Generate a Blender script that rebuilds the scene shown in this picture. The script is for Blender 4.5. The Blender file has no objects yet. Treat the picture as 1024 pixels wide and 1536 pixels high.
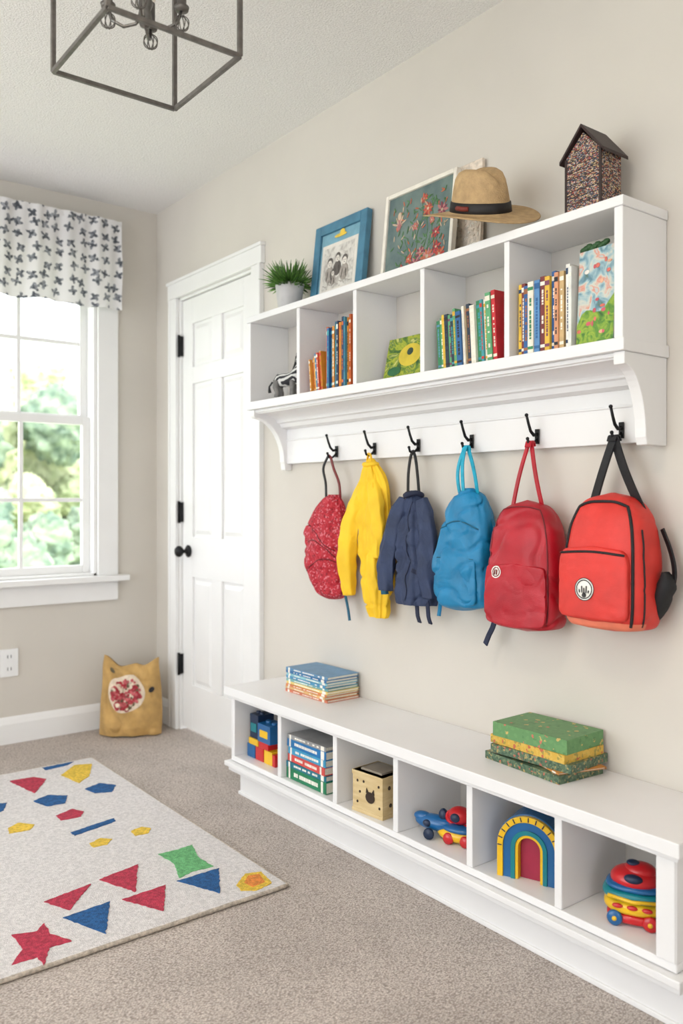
import bpy, math, random
from mathutils import Vector, Matrix, noise
import numpy as np
random.seed(7)
pi=math.pi
WX=1.757; BY=3.732; CZ=2.413

# ---------------------------------------------------------------- materials
def lin(c):
    out=[]
    for v in c[:3]:
        v=v/255.0
        out.append(v/12.92 if v<=0.04045 else ((v+0.055)/1.055)**2.4)
    return (out[0],out[1],out[2],1.0)
MATS={}
def pm(name,col,rough=0.55,var=0.05,scale=30,bump=0.0,bscale=250,metal=0.0,col2=None,detail=3,sheen=0.0,stretch=None,coat=0.0,wrinkle=0.0,wscale=20):
    if name in MATS: return MATS[name]
    m=bpy.data.materials.new(name); m.use_nodes=True
    nt=m.node_tree; n=nt.nodes; b=n['Principled BSDF']
    tc=n.new('ShaderNodeTexCoord'); src=tc.outputs['Object']
    if stretch:
        mp=n.new('ShaderNodeMapping'); mp.inputs['Scale'].default_value=stretch
        nt.links.new(src,mp.inputs['Vector']); src=mp.outputs['Vector']
    nz=n.new('ShaderNodeTexNoise'); nz.inputs['Scale'].default_value=scale; nz.inputs['Detail'].default_value=detail
    nt.links.new(src,nz.inputs['Vector'])
    cr=n.new('ShaderNodeValToRGB'); c=lin(col)
    if col2 is None:
        lo=[max(0,x*(1-var*2)) for x in c[:3]]+[1]; hi=[min(1,x*(1+var*2)) for x in c[:3]]+[1]
    else: lo=c; hi=lin(col2)
    cr.color_ramp.elements[0].position=0.35; cr.color_ramp.elements[1].position=0.65
    cr.color_ramp.elements[0].color=lo; cr.color_ramp.elements[1].color=hi
    nt.links.new(nz.outputs['Fac'],cr.inputs['Fac']); nt.links.new(cr.outputs['Color'],b.inputs['Base Color'])
    b.inputs['Roughness'].default_value=rough; b.inputs['Metallic'].default_value=metal
    if sheen: b.inputs['Sheen Weight'].default_value=sheen
    if coat: b.inputs['Coat Weight'].default_value=coat
    last=None
    if wrinkle:
        n3=n.new('ShaderNodeTexNoise'); n3.inputs['Scale'].default_value=wscale; n3.inputs['Detail'].default_value=2; n3.inputs['Distortion'].default_value=1.2
        nt.links.new(src,n3.inputs['Vector'])
        b3=n.new('ShaderNodeBump'); b3.inputs['Strength'].default_value=wrinkle; b3.inputs['Distance'].default_value=0.02
        nt.links.new(n3.outputs['Fac'],b3.inputs['Height']); nt.links.new(b3.outputs['Normal'],b.inputs['Normal']); last=b3
    if bump:
        n2=n.new('ShaderNodeTexNoise'); n2.inputs['Scale'].default_value=bscale; n2.inputs['Detail'].default_value=4
        nt.links.new(src,n2.inputs['Vector'])
        bp=n.new('ShaderNodeBump'); bp.inputs['Strength'].default_value=bump; bp.inputs['Distance'].default_value=0.01
        if last: nt.links.new(last.outputs['Normal'],bp.inputs['Normal'])
        nt.links.new(n2.outputs['Fac'],bp.inputs['Height']); nt.links.new(bp.outputs['Normal'],b.inputs['Normal'])
    MATS[name]=m; return m

def ramp_mat(name,stops,scale=20,rough=0.5,detail=5,dist=1.5):
    """painterly colour bands from distorted noise"""
    if name in MATS: return MATS[name]
    m=bpy.data.materials.new(name); m.use_nodes=True
    nt=m.node_tree; n=nt.nodes; b=n['Principled BSDF']
    tc=n.new('ShaderNodeTexCoord'); nz=n.new('ShaderNodeTexNoise'); nz.inputs['Scale'].default_value=scale; nz.inputs['Detail'].default_value=detail; nz.inputs['Distortion'].default_value=dist
    nt.links.new(tc.outputs['Object'],nz.inputs['Vector']); cr=n.new('ShaderNodeValToRGB'); els=cr.color_ramp.elements
    while len(els)<len(stops): els.new(0.5)
    for e,(p,c) in zip(els,stops): e.position=p
    for e,(p,c) in zip(els,stops): e.color=lin(c)
    nt.links.new(nz.outputs['Fac'],cr.inputs['Fac']); nt.links.new(cr.outputs['Color'],b.inputs['Base Color']); b.inputs['Roughness'].default_value=rough
    MATS[name]=m; return m

def voro_mat(name,stops,scale=60,rough=0.5,bump=0,stretch=None,feature='F1'):
    if name in MATS: return MATS[name]
    m=bpy.data.materials.new(name); m.use_nodes=True
    nt=m.node_tree; n=nt.nodes; b=n['Principled BSDF']
    tc=n.new('ShaderNodeTexCoord'); src=tc.outputs['Object']
    if stretch:
        mp=n.new('ShaderNodeMapping'); mp.inputs['Scale'].default_value=stretch
        nt.links.new(src,mp.inputs['Vector']); src=mp.outputs['Vector']
    wn=n.new('ShaderNodeTexNoise'); wn.inputs['Scale'].default_value=scale*1.5
    nt.links.new(src,wn.inputs['Vector'])
    sb=n.new('ShaderNodeVectorMath'); sb.operation='SUBTRACT'; sb.inputs[1].default_value=(0.5,0.5,0.5); nt.links.new(wn.outputs['Color'],sb.inputs[0])
    sc_=n.new('ShaderNodeVectorMath'); sc_.operation='SCALE'; sc_.inputs['Scale'].default_value=0.9/scale; nt.links.new(sb.outputs[0],sc_.inputs[0])
    ad=n.new('ShaderNodeVectorMath'); ad.operation='ADD'; nt.links.new(src,ad.inputs[0]); nt.links.new(sc_.outputs[0],ad.inputs[1]); src=ad.outputs[0]
    v=n.new('ShaderNodeTexVoronoi'); v.inputs['Scale'].default_value=scale
    nt.links.new(src,v.inputs['Vector'])
    sx=n.new('ShaderNodeSeparateColor'); nt.links.new(v.outputs['Color'],sx.inputs['Color'])
    cr=n.new('ShaderNodeValToRGB'); cr.color_ramp.interpolation='CONSTANT'
    els=cr.color_ramp.elements
    while len(els)<len(stops): els.new(0.5)
    for e,(p,c) in zip(els,stops): e.position=p
    for e,(p,c) in zip(els,stops): e.color=lin(c)
    nt.links.new(sx.outputs['Red'],cr.inputs['Fac']); nt.links.new(cr.outputs['Color'],b.inputs['Base Color'])
    b.inputs['Roughness'].default_value=rough
    MATS[name]=m; return m

# ---------------------------------------------------------------- mesh builder
class MB:
    def __init__(s): s.v=[]; s.f=[]; s.fm=[]; s.fs=[]; s.mats=[]
    def mi(s,m):
        if m not in s.mats: s.mats.append(m)
        return s.mats.index(m)
    def add(s,verts,faces,mat,smooth=False,M=None):
        o=len(s.v)
        for p in verts:
            p=Vector(p)
            if M is not None: p=M@p
            s.v.append(p)
        k=s.mi(mat)
        for f in faces:
            s.f.append([i+o for i in f]); s.fm.append(k); s.fs.append(smooth)
    def box(s,a,b,mat,M=None):
        x0,x1=sorted((a[0],b[0])); y0,y1=sorted((a[1],b[1])); z0,z1=sorted((a[2],b[2]))
        V=[(x0,y0,z0),(x1,y0,z0),(x1,y1,z0),(x0,y1,z0),(x0,y0,z1),(x1,y0,z1),(x1,y1,z1),(x0,y1,z1)]
        F=[(0,3,2,1),(4,5,6,7),(0,1,5,4),(1,2,6,5),(2,3,7,6),(3,0,4,7)]
        s.add(V,F,mat,False,M)
    def prism(s,pts,ext,mat,M=None,smooth=False):
        n=len(pts); e=Vector(ext); V=[Vector(p) for p in pts]; V2=[p+e for p in V]
        nrm=Vector((0,0,0))
        for i in range(n): nrm+=V[i].cross(V[(i+1)%n])
        flip=nrm.dot(e)>0
        F=[list(range(n)) if not flip else list(range(n))[::-1], [n+i for i in range(n)][::-1] if not flip else [n+i for i in range(n)]]
        for i in range(n):
            j=(i+1)%n
            F.append((i,j,n+j,n+i) if flip else (j,i,n+i,n+j))
        s.add(V+V2,F,mat,smooth,M)
    def lathe(s,prof,c,mat,seg=32,M=None,smooth=True,fn=None):
        V=[];F=[]
        for (r,z) in prof:
            for i in range(seg):
                a=2*pi*i/seg; p=Vector((r*math.cos(a),r*math.sin(a),z))
                if fn: p=fn(p)
                V.append(p+Vector(c))
        for k in range(len(prof)-1):
            for i in range(seg):
                j=(i+1)%seg
                F.append((k*seg+i,k*seg+j,(k+1)*seg+j,(k+1)*seg+i))
        s.add(V,F,mat,smooth,M)
    def tube(s,path,r,mat,seg=8,M=None,flat=1.0,side=None,fn=None,smooth=True,closed=False):
        P=[Vector(p) for p in path]; n=len(P)
        R=r if isinstance(r,(list,tuple)) else [r]*n
        V=[];F=[]; up=Vector(side) if side else None; prev=None
        for i in range(n):
            if closed: t=P[(i+1)%n]-P[i-1]
            else: t=P[min(i+1,n-1)]-P[max(i-1,0)]
            t.normalize()
            if prev is None:
                a=up if up else (Vector((0,0,1)) if abs(t.z)<0.9 else Vector((1,0,0)))
            else: a=prev
            a=(a-t*a.dot(t)).normalized(); prev=a if up is None else up
            b=t.cross(a)
            for k in range(seg):
                th=2*pi*k/seg
                p=P[i]+a*math.cos(th)*R[i]+b*math.sin(th)*R[i]*flat
                if fn: p=fn(p,i/(n-1),th)
                V.append(p)
        m=n if closed else n-1
        for i in range(m):
            i2=(i+1)%n
            for k in range(seg):
                k2=(k+1)%seg
                F.append((i*seg+k,i*seg+k2,i2*seg+k2,i2*seg+k))
        if not closed:
            F.append(list(range(seg))[::-1]); F.append([(n-1)*seg+k for k in range(seg)])
        s.add(V,F,mat,smooth,M)
    def ribbon(s,path,side,w,th,mat,M=None):
        P=[Vector(p) for p in path]
        if len(P)>=3 and len(P)<8:
            Q=[]
            for i in range(len(P)-1):
                p0=P[max(i-1,0)];p1=P[i];p2=P[i+1];p3=P[min(i+2,len(P)-1)]
                for k in range(5):
                    t=k/5
                    Q.append(0.5*((2*p1)+(p2-p0)*t+(2*p0-5*p1+4*p2-p3)*t*t+(3*p1-p0-3*p2+p3)*t*t*t))
            Q.append(P[-1]); P=Q
        n=len(P); sd0=Vector(side)
        V=[];F=[]
        for i in range(n):
            t=(P[min(i+1,n-1)]-P[max(i-1,0)]).normalized()
            sd=(sd0-t*sd0.dot(t)).normalized(); nn=t.cross(sd)
            for a,b in ((-1,-1),(1,-1),(1,1),(-1,1)):
                V.append(P[i]+sd*a*w/2+nn*b*th/2)
        for i in range(n-1):
            for k in range(4):
                k2=(k+1)%4
                F.append((i*4+k,i*4+k2,(i+1)*4+k2,(i+1)*4+k))
        F.append((3,2,1,0)); F.append([(n-1)*4+k for k in range(4)])
        s.add(V,F,mat,False,M)
    def ball(s,c,r,mat,M=None,seg=20,rings=12,fn=None):
        if not isinstance(r,(tuple,list)): r=(r,r,r)
        V=[];F=[]
        for k in range(rings+1):
            ph=pi*k/rings
            for i in range(seg):
                a=2*pi*i/seg
                p=Vector((math.sin(ph)*math.cos(a)*r[0],math.sin(ph)*math.sin(a)*r[1],math.cos(ph)*r[2]))
                if fn: p=fn(p)
                V.append(p+Vector(c))
        for k in range(rings):
            for i in range(seg):
                j=(i+1)%seg
                F.append((k*seg+i,(k+1)*seg+i,(k+1)*seg+j,k*seg+j))
        s.add(V,F,mat,True,M)
    def rings(s,R,mat,smooth=True,M=None,cap=True):
        n=len(R[0]);V=[p for r in R for p in r];F=[]
        for k in range(len(R)-1):
            for i in range(n):
                j=(i+1)%n
                F.append((k*n+i,k*n+j,(k+1)*n+j,(k+1)*n+i))
        if cap:
            for k,rev in ((0,True),(len(R)-1,False)):
                c=Vector((0,0,0))
                for p in R[k]: c+=Vector(p)
                c/=n; V.append(c); ci=len(V)-1
                for i in range(n):
                    j=(i+1)%n
                    F.append((ci,k*n+j,k*n+i) if rev else (ci,k*n+i,k*n+j))
        s.add(V,F,mat,smooth,M)
    def obj(s,name,bevel=0,parent=None,subd=0,seg=2):
        me=bpy.data.meshes.new(name)
        me.from_pydata([tuple(v) for v in s.v],[],s.f)
        for m in s.mats: me.materials.append(m)
        me.polygons.foreach_set('material_index',s.fm)
        me.polygons.foreach_set('use_smooth',s.fs)
        me.update()
        ob=bpy.data.objects.new(name,me); bpy.context.collection.objects.link(ob)
        if bevel:
            b=ob.modifiers.new('bevel','BEVEL'); b.width=bevel; b.segments=seg; b.limit_method='ANGLE'; b.angle_limit=math.radians(50)
        if parent: ob.parent=parent
        return ob
def empty(name):
    e=bpy.data.objects.new(name,None); bpy.context.collection.objects.link(e); return e
T=Matrix.Translation
def Rm(a,ax): return Matrix.Rotation(a,4,ax)
def N(p,f=1,seed=0): return noise.noise(Vector((p[0]*f+seed*7.3,p[1]*f+seed*3.1,p[2]*f-seed*5.7)))

# ---------------------------------------------------------------- base mats
wall_m=pm('wall_paint',(207,201,192),0.75,0.01,3,0.03,180)
ceil_m=pm('ceiling_texture',(236,234,232),0.9,0.025,160,0.5,170)
white_m=pm('white_paint',(232,231,231),0.38,0.008,5)
trim_m=pm('trim_paint',(234,233,232),0.35,0.008,5)
back_m=pm('shelf_back_paint',(200,194,186),0.6,0.01,5)
black_m=pm('black_iron',(28,28,30),0.42,0.1,60,metal=0.6)
lampm=pm('lantern_metal',(104,100,96),0.45,0.1,60,metal=0.5)
steel_m=pm('steel',(120,118,115),0.3,0.1,60,metal=0.9)
page_m=pm('paper_pages',(232,226,210),0.8,0.06,400,stretch=(1,1,1))

def carpet():
    m=bpy.data.materials.new('carpet_loop'); m.use_nodes=True
    nt=m.node_tree;n=nt.nodes;L=nt.links;b=n['Principled BSDF']
    tc=n.new('ShaderNodeTexCoord')
    mp=n.new('ShaderNodeMapping'); mp.inputs['Scale'].default_value=(1.0,1.7,1); mp.inputs['Rotation'].default_value=(0,0,0.45)
    L.new(tc.outputs['Object'],mp.inputs['Vector'])
    v=n.new('ShaderNodeTexVoronoi'); v.inputs['Scale'].default_value=190; L.new(mp.outputs[0],v.inputs['Vector'])
    nz=n.new('ShaderNodeTexNoise'); nz.inputs['Scale'].default_value=4; nz.inputs['Detail'].default_value=7; L.new(tc.outputs['Object'],nz.inputs['Vector'])
    n3=n.new('ShaderNodeTexNoise'); n3.inputs['Scale'].default_value=130; n3.inputs['Detail'].default_value=3; L.new(mp.outputs[0],n3.inputs['Vector'])
    cr=n.new('ShaderNodeValToRGB'); cr.color_ramp.elements[0].color=lin((224,214,206)); cr.color_ramp.elements[1].color=lin((164,152,144))
    cr.color_ramp.elements[0].position=0.1; cr.color_ramp.elements[1].position=0.8
    L.new(v.outputs['Distance'],cr.inputs['Fac'])
    cr2=n.new('ShaderNodeValToRGB'); cr2.color_ramp.elements[0].color=(0.74,0.74,0.74,1); cr2.color_ramp.elements[1].color=(1.08,1.08,1.08,1)
    cr2.color_ramp.elements[0].position=0.33; cr2.color_ramp.elements[1].position=0.62
    L.new(n3.outputs['Fac'],cr2.inputs['Fac'])
    mx=n.new('ShaderNodeMix'); mx.data_type='RGBA'; mx.blend_type='MULTIPLY'; mx.inputs['Factor'].default_value=1
    L.new(cr.outputs[0],mx.inputs[6]); L.new(cr2.outputs[0],mx.inputs[7])
    cr3=n.new('ShaderNodeValToRGB'); cr3.color_ramp.elements[0].color=(0.88,0.88,0.88,1); cr3.color_ramp.elements[1].color=(1,1,1,1)
    cr3.color_ramp.elements[0].position=0.4; cr3.color_ramp.elements[1].position=0.6
    L.new(nz.outputs['Fac'],cr3.inputs['Fac'])
    m2=n.new('ShaderNodeMix'); m2.data_type='RGBA'; m2.blend_type='MULTIPLY'; m2.inputs['Factor'].default_value=1
    L.new(mx.outputs[2],m2.inputs[6]); L.new(cr3.outputs[0],m2.inputs[7]); L.new(m2.outputs[2],b.inputs['Base Color'])
    b.inputs['Roughness'].default_value=0.95
    bp=n.new('ShaderNodeBump'); bp.inputs['Strength'].default_value=0.45; bp.inputs['Distance'].default_value=0.004; bp.invert=True
    L.new(v.outputs['Distance'],bp.inputs['Height']); L.new(bp.outputs[0],b.inputs['Normal'])
    return m
carpet_m=carpet()

# ---------------------------------------------------------------- room shell
XL=-2.3; YR=-2.2
m=MB(); m.box((XL-0.1,YR-0.1,-0.1),(WX+0.12,BY+0.12,0),carpet_m); m.obj('floor')
m=MB(); m.box((XL-0.1,YR-0.1,CZ),(WX+0.12,BY+0.12,CZ+0.1),ceil_m); m.obj('ceiling')
DY0,DY1,DZ=2.845,3.497,1.965
m=MB()
m.box((WX,YR,0),(WX+0.12,DY0,CZ),wall_m); m.box((WX,DY1,0),(WX+0.12,BY+0.12,CZ),wall_m); m.box((WX,DY0,DZ),(WX+0.12,DY1,CZ),wall_m)
m.obj('wall_right')
wx0,wx1,wz0,wz1=0.545,1.462,0.70,2.09
m=MB()
m.box((XL,BY,0),(wx0,BY+0.12,CZ),wall_m); m.box((wx1,BY,0),(WX,BY+0.12,CZ),wall_m)
m.box((wx0,BY,0),(wx1,BY+0.12,wz0),wall_m); m.box((wx0,BY,wz1),(wx1,BY+0.12,CZ),wall_m)
m.obj('wall_back')
m=MB()
m.box((XL-0.1,YR,0),(XL,0.2,CZ),wall_m); m.box((XL-0.1,3.4,0),(XL,BY+0.12,CZ),wall_m); m.box((XL-0.1,0.2,2.25),(XL,3.4,CZ),wall_m); m.box((XL-0.1,0.2,0),(XL,3.4,0.10),wall_m)  # unseen wall; its wide opening is shaped to admit sky light
m.obj('wall_left')
m=MB()
m.box((XL,YR-0.1,0),(-1.6,YR,CZ),wall_m); m.box((-0.2,YR-0.1,0),(WX+0.12,YR,CZ),wall_m); m.box((-1.6,YR-0.1,2.15),(-0.2,YR,CZ),wall_m)  # unseen wall; its opening is kept narrow to cut light from behind
m.obj('wall_rear')
def bb(name,pts,ext):
    m=MB(); m.prism(pts,ext,trim_m); m.obj(name,0.002)
def bbprofY(y): return [(0,y,0),(0,y-0.016,0),(0,y-0.016,0.085),(0,y-0.009,0.105),(0,y-0.004,0.115),(0,y,0.115)]
bb('baseboard_back',[(XL,p[1],p[2]) for p in bbprofY(BY)],(WX-XL,0,0))
bb('baseboard_right',[(WX-(BY-p[1]),3.567,p[2]) for p in bbprofY(BY)],(0,BY-3.567-0.016,0))
bb('baseboard_right_front',[(WX-(BY-p[1]),YR,p[2]) for p in bbprofY(BY)],(0,0.87-YR,0))
m=MB()
m.box((WX-0.018,2.774,0),(WX,DY0,DZ+0.0),trim_m); m.box((WX-0.018,DY1,0),(WX,3.567,DZ),trim_m)
m.box((WX-0.02,2.766,DZ),(WX,3.575,2.032),trim_m)
m.box((WX-0.026,2.76,2.032),(WX,3.58,2.045),trim_m)
m.box((WX-0.022,2.774,0),(WX-0.018,2.79,DZ),trim_m); m.box((WX-0.022,3.551,0),(WX-0.018,3.567,DZ),trim_m)
m.box((WX,DY0-0.0,0),(WX+0.1,DY0+0.012,DZ),trim_m); m.box((WX,DY1-0.012,0),(WX+0.1,DY1,DZ),trim_m); m.box((WX,DY0,DZ-0.012),(WX+0.1,DY1,DZ),trim_m)
m.obj('trim_door',0.003)
dr=empty('door_1')
m=MB(); a0,a1=DY0+0.014,DY1-0.014; dx=WX+0.012
za,zb=0.015,DZ-0.015
m.box((dx+0.010,a0,za),(dx+0.035,a1,zb),trim_m)
st=0.092; mid=(a0+a1)/2; mw=0.085
rails=[(za,0.215),(0.70,0.88),(1.565,1.64),(1.835,zb)]
for y0,y1 in ((a0,a0+st),(a1-st,a1)): m.box((dx,y0,za),(dx+0.0102,y1,zb),trim_m)
for r in rails: m.box((dx,a0+st,r[0]),(dx+0.0102,a1-st,r[1]),trim_m)
gaps=[(rails[i][1],rails[i+1][0]) for i in range(3)]
for g0,g1 in gaps:
    m.box((dx,mid-mw/2,g0),(dx+0.0102,mid+mw/2,g1),trim_m)
    for y0,y1 in ((a0+st,mid-mw/2),(mid+mw/2,a1-st)):
        i1,i2=0.012,0.03
        V=[(dx+0.0102,y0+i1,g0+i1),(dx+0.0102,y1-i1,g0+i1),(dx+0.0102,y1-i1,g1-i1),(dx+0.0102,y0+i1,g1-i1),
           (dx+0.003,y0+i2,g0+i2),(dx+0.003,y1-i2,g0+i2),(dx+0.003,y1-i2,g1-i2),(dx+0.003,y0+i2,g1-i2)]
        m.add(V,[(7,6,5,4),(4,5,1,0),(5,6,2,1),(6,7,3,2),(7,4,0,3)],trim_m)
m.obj('door_slab',0.002,dr)
m=MB()
for hz in (1.745,0.99,0.30):
    m.box((WX-0.006,DY1-0.022,hz-0.045),(WX+0.013,DY1-0.006,hz+0.045),black_m)
    m.tube([(WX-0.008,DY1-0.014,hz-0.05),(WX-0.008,DY1-0.014,hz+0.05)],0.006,black_m)
m.obj('hinges',0,dr)
m=MB(); ky,kz=DY1-0.075,0.815
m.lathe([(0,0.001),(0.026,0.001),(0.028,0.006),(0.022,0.011),(0.010,0.013),(0.009,0.03),(0.018,0.036),(0.025,0.046),(0.025,0.055),(0.018,0.064),(0,0.067)],(0,0,0),black_m,24,T((dx,ky,kz))@Rm(-pi/2,'Y'))
m.obj('door_knob',0,dr)

# ---------------------------------------------------------------- window
win=empty('window_1')
m=MB()
m.box((wx0-0.09,BY-0.018,wz0+0.0),(wx0,BY,wz1),trim_m); m.box((wx1,BY-0.018,wz0),(wx1+0.095,BY,wz1),trim_m)
m.box((wx0-0.1,BY-0.022,wz1),(wx1+0.105,BY,wz1+0.09),trim_m)
m.box((wx0-0.13,BY-0.06,wz0-0.025),(wx1+0.135,BY+0.05,wz0),trim_m)
m.box((wx0-0.09,BY-0.018,wz0-0.115),(wx1+0.095,BY,wz0-0.025),trim_m)
m.box((wx0,BY,wz0),(wx0+0.016,BY+0.12,wz1),trim_m); m.box((wx1-0.016,BY,wz0),(wx1,BY+0.12,wz1),trim_m)
m.box((wx0,BY,wz1-0.016),(wx1,BY+0.12,wz1),trim_m); m.box((wx0,BY,wz0-0.0),(wx1,BY+0.12,wz0+0.012),trim_m)
gx0,gx1=wx0+0.05,wx1-0.05
def sash(yc,z0,z1,bz0,bz1,mz):
    m.box((wx0+0.016,yc,z0),(gx0,yc+0.03,z1),trim_m); m.box((gx1,yc,z0),(wx1-0.016,yc+0.03,z1),trim_m)
    m.box((gx0,yc,z0),(gx1,yc+0.03,z0+bz0),trim_m); m.box((gx0,yc,z1-bz1),(gx1,yc+0.03,z1),trim_m)
    for k in (1,2):
        xm=gx0+(gx1-gx0)*k/3
        m.box((xm-0.009,yc+0.006,z0+bz0),(xm+0.009,yc+0.024,z1-bz1),trim_m)
    m.box((gx0,yc+0.0062,mz-0.009),(gx1,yc+0.0238,mz+0.009),trim_m)
sash(BY+0.045,wz0+0.012,1.425,0.035,0.036,1.045)
sash(BY+0.08,1.40,wz1-0.016,0.036,0.04,1.765)
m.obj('window_frame',0.002,win)
gl=bpy.data.materials.new('window_glass'); gl.use_nodes=True
nt=gl.node_tree; nt.nodes.remove(nt.nodes['Principled BSDF'])
tr=nt.nodes.new('ShaderNodeBsdfTransparent'); gs=nt.nodes.new('ShaderNodeBsdfGlossy'); gs.inputs['Roughness'].default_value=0.02
mxs=nt.nodes.new('ShaderNodeMixShader'); mxs.inputs[0].default_value=0.05
nt.links.new(tr.outputs[0],mxs.inputs[1]); nt.links.new(gs.outputs[0],mxs.inputs[2]); nt.links.new(mxs.outputs[0],nt.nodes['Material Output'].inputs[0])
m=MB(); m.box((gx0,BY+0.058,wz0+0.03),(gx1,BY+0.061,1.40),gl); m.box((gx0,BY+0.093,1.42),(gx1,BY+0.096,wz1-0.04),gl); m.obj('glass_panes',0,win)

def valance_mat():
    m=bpy.data.materials.new('valance_print'); m.use_nodes=True
    nt=m.node_tree;n=nt.nodes;L=nt.links;b=n['Principled BSDF']
    tc=n.new('ShaderNodeTexCoord'); sp=n.new('ShaderNodeSeparateXYZ'); L.new(tc.outputs['Object'],sp.inputs[0])
    cb=n.new('ShaderNodeCombineXYZ'); L.new(sp.outputs[0],cb.inputs[0]); L.new(sp.outputs[2],cb.inputs[1])
    v=n.new('ShaderNodeTexVoronoi'); v.voronoi_dimensions='2D'; v.inputs['Scale'].default_value=18.5; v.inputs['Randomness'].default_value=0.5
    L.new(cb.outputs[0],v.inputs['Vector'])
    sub=n.new('ShaderNodeVectorMath'); sub.operation='SUBTRACT'; L.new(cb.outputs[0],sub.inputs[0]); L.new(v.outputs['Position'],sub.inputs[1])
    s2=n.new('ShaderNodeSeparateXYZ'); L.new(sub.outputs[0],s2.inputs[0])
    at=n.new('ShaderNodeMath'); at.operation='ARCTAN2'; L.new(s2.outputs[1],at.inputs[0]); L.new(s2.outputs[0],at.inputs[1])
    sc=n.new('ShaderNodeSeparateColor'); L.new(v.outputs['Color'],sc.inputs[0])
    r6=n.new('ShaderNodeMath'); r6.operation='MULTIPLY'; r6.inputs[1].default_value=6.28; L.new(sc.outputs[0],r6.inputs[0])
    m5=n.new('ShaderNodeMath'); m5.operation='MULTIPLY_ADD'; m5.inputs[1].default_value=4; L.new(at.outputs[0],m5.inputs[0]); L.new(r6.outputs[0],m5.inputs[2])
    cs=n.new('ShaderNodeMath'); cs.operation='COSINE'; L.new(m5.outputs[0],cs.inputs[0])
    rr=n.new('ShaderNodeMath'); rr.operation='MULTIPLY_ADD'; rr.inputs[1].default_value=0.0055; rr.inputs[2].default_value=0.0165; L.new(cs.outputs[0],rr.inputs[0])
    nz0=n.new('ShaderNodeTexNoise'); nz0.inputs['Scale'].default_value=90; L.new(tc.outputs['Object'],nz0.inputs['Vector'])
    ln=n.new('ShaderNodeVectorMath'); ln.operation='LENGTH'; L.new(sub.outputs[0],ln.inputs[0])
    jt=n.new('ShaderNodeMath'); jt.operation='MULTIPLY_ADD'; jt.inputs[1].default_value=0.026; L.new(nz0.outputs['Fac'],jt.inputs[0]); L.new(ln.outputs['Value'],jt.inputs[2])
    j2=n.new('ShaderNodeMath'); j2.operation='SUBTRACT'; j2.inputs[1].default_value=0.013; L.new(jt.outputs[0],j2.inputs[0])
    df=n.new('ShaderNodeMath'); df.operation='SUBTRACT'; L.new(rr.outputs[0],df.inputs[0]); L.new(j2.outputs[0],df.inputs[1])
    mr=n.new('ShaderNodeMapRange'); mr.inputs['From Min'].default_value=-0.001; mr.inputs['From Max'].default_value=0.0025; L.new(df.outputs[0],mr.inputs['Value'])
    nz=n.new('ShaderNodeTexNoise'); nz.inputs['Scale'].default_value=70; nz.inputs['Detail'].default_value=3; L.new(tc.outputs['Object'],nz.inputs['Vector'])
    cr=n.new('ShaderNodeValToRGB'); cr.color_ramp.elements[0].color=lin((78,82,90)); cr.color_ramp.elements[1].color=lin((160,162,168)); cr.color_ramp.elements[0].position=0.42; cr.color_ramp.elements[1].position=0.66
    L.new(nz.outputs['Fac'],cr.inputs['Fac'])
    mx=n.new('ShaderNodeMix'); mx.data_type='RGBA'; mx.inputs[6].default_value=lin((228,226,226)); L.new(cr.outputs[0],mx.inputs[7])
    L.new(mr.outputs[0],mx.inputs[0]); L.new(mx.outputs[2],b.inputs['Base Color']); b.inputs['Roughness'].default_value=0.9
    tl=n.new('ShaderNodeBsdfTranslucent'); L.new(mx.outputs[2],tl.inputs['Color'])
    ms=n.new('ShaderNodeMixShader'); ms.inputs[0].default_value=0.15; L.new(b.outputs[0],ms.inputs[1]); L.new(tl.outputs[0],ms.inputs[2]); L.new(ms.outputs[0],n['Material Output'].inputs[0])
    return m
vm=valance_mat()
m=MB(); nx,nz=160,24; V=[];F=[]
vx0,vx1=0.42,1.548
for j in range(nz+1):
    for i in range(nx+1):
        u=i/nx; w=j/nz; x=vx0+(vx1-vx0)*u
        z=2.312-0.405*w
        if j==nz: z+=0.005*math.sin(x*22)
        d=0.012*math.sin(x*42+0.8*math.sin(x*9))*(0.35+0.8*w)+0.004*math.sin(x*95+2*w)+0.006*math.sin(w*9)
        V.append((x,BY-0.085+d,z))
for j in range(nz):
    for i in range(nx):
        a=j*(nx+1)+i; F.append((a,a+nx+1,a+nx+2,a+1))
m.add(V,F,vm,True)
m.box((vx1-0.002,BY-0.08,1.93),(vx1+0.0,BY-0.024,2.307),vm); m.box((vx0,BY-0.08,2.287),(vx1-0.003,BY-0.024,2.307),vm)
m.obj('window_valance')

m=MB(); ow=pm('outlet_plastic',(236,236,236),0.3,0.01,10)
m.box((1.035,BY-0.007,0.288),(1.11,BY,0.405),ow)
for zc in (0.320,0.373):
    m.box((1.055,BY-0.009,zc-0.017),(1.09,BY-0.006,zc+0.017),ow)
    m.box((1.064,BY-0.0095,zc-0.006),(1.067,BY-0.0085,zc+0.008),black_m); m.box((1.078,BY-0.0095,zc-0.006),(1.081,BY-0.0085,zc+0.008),black_m)
m.obj('electrical_outlet',0.002)

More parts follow.
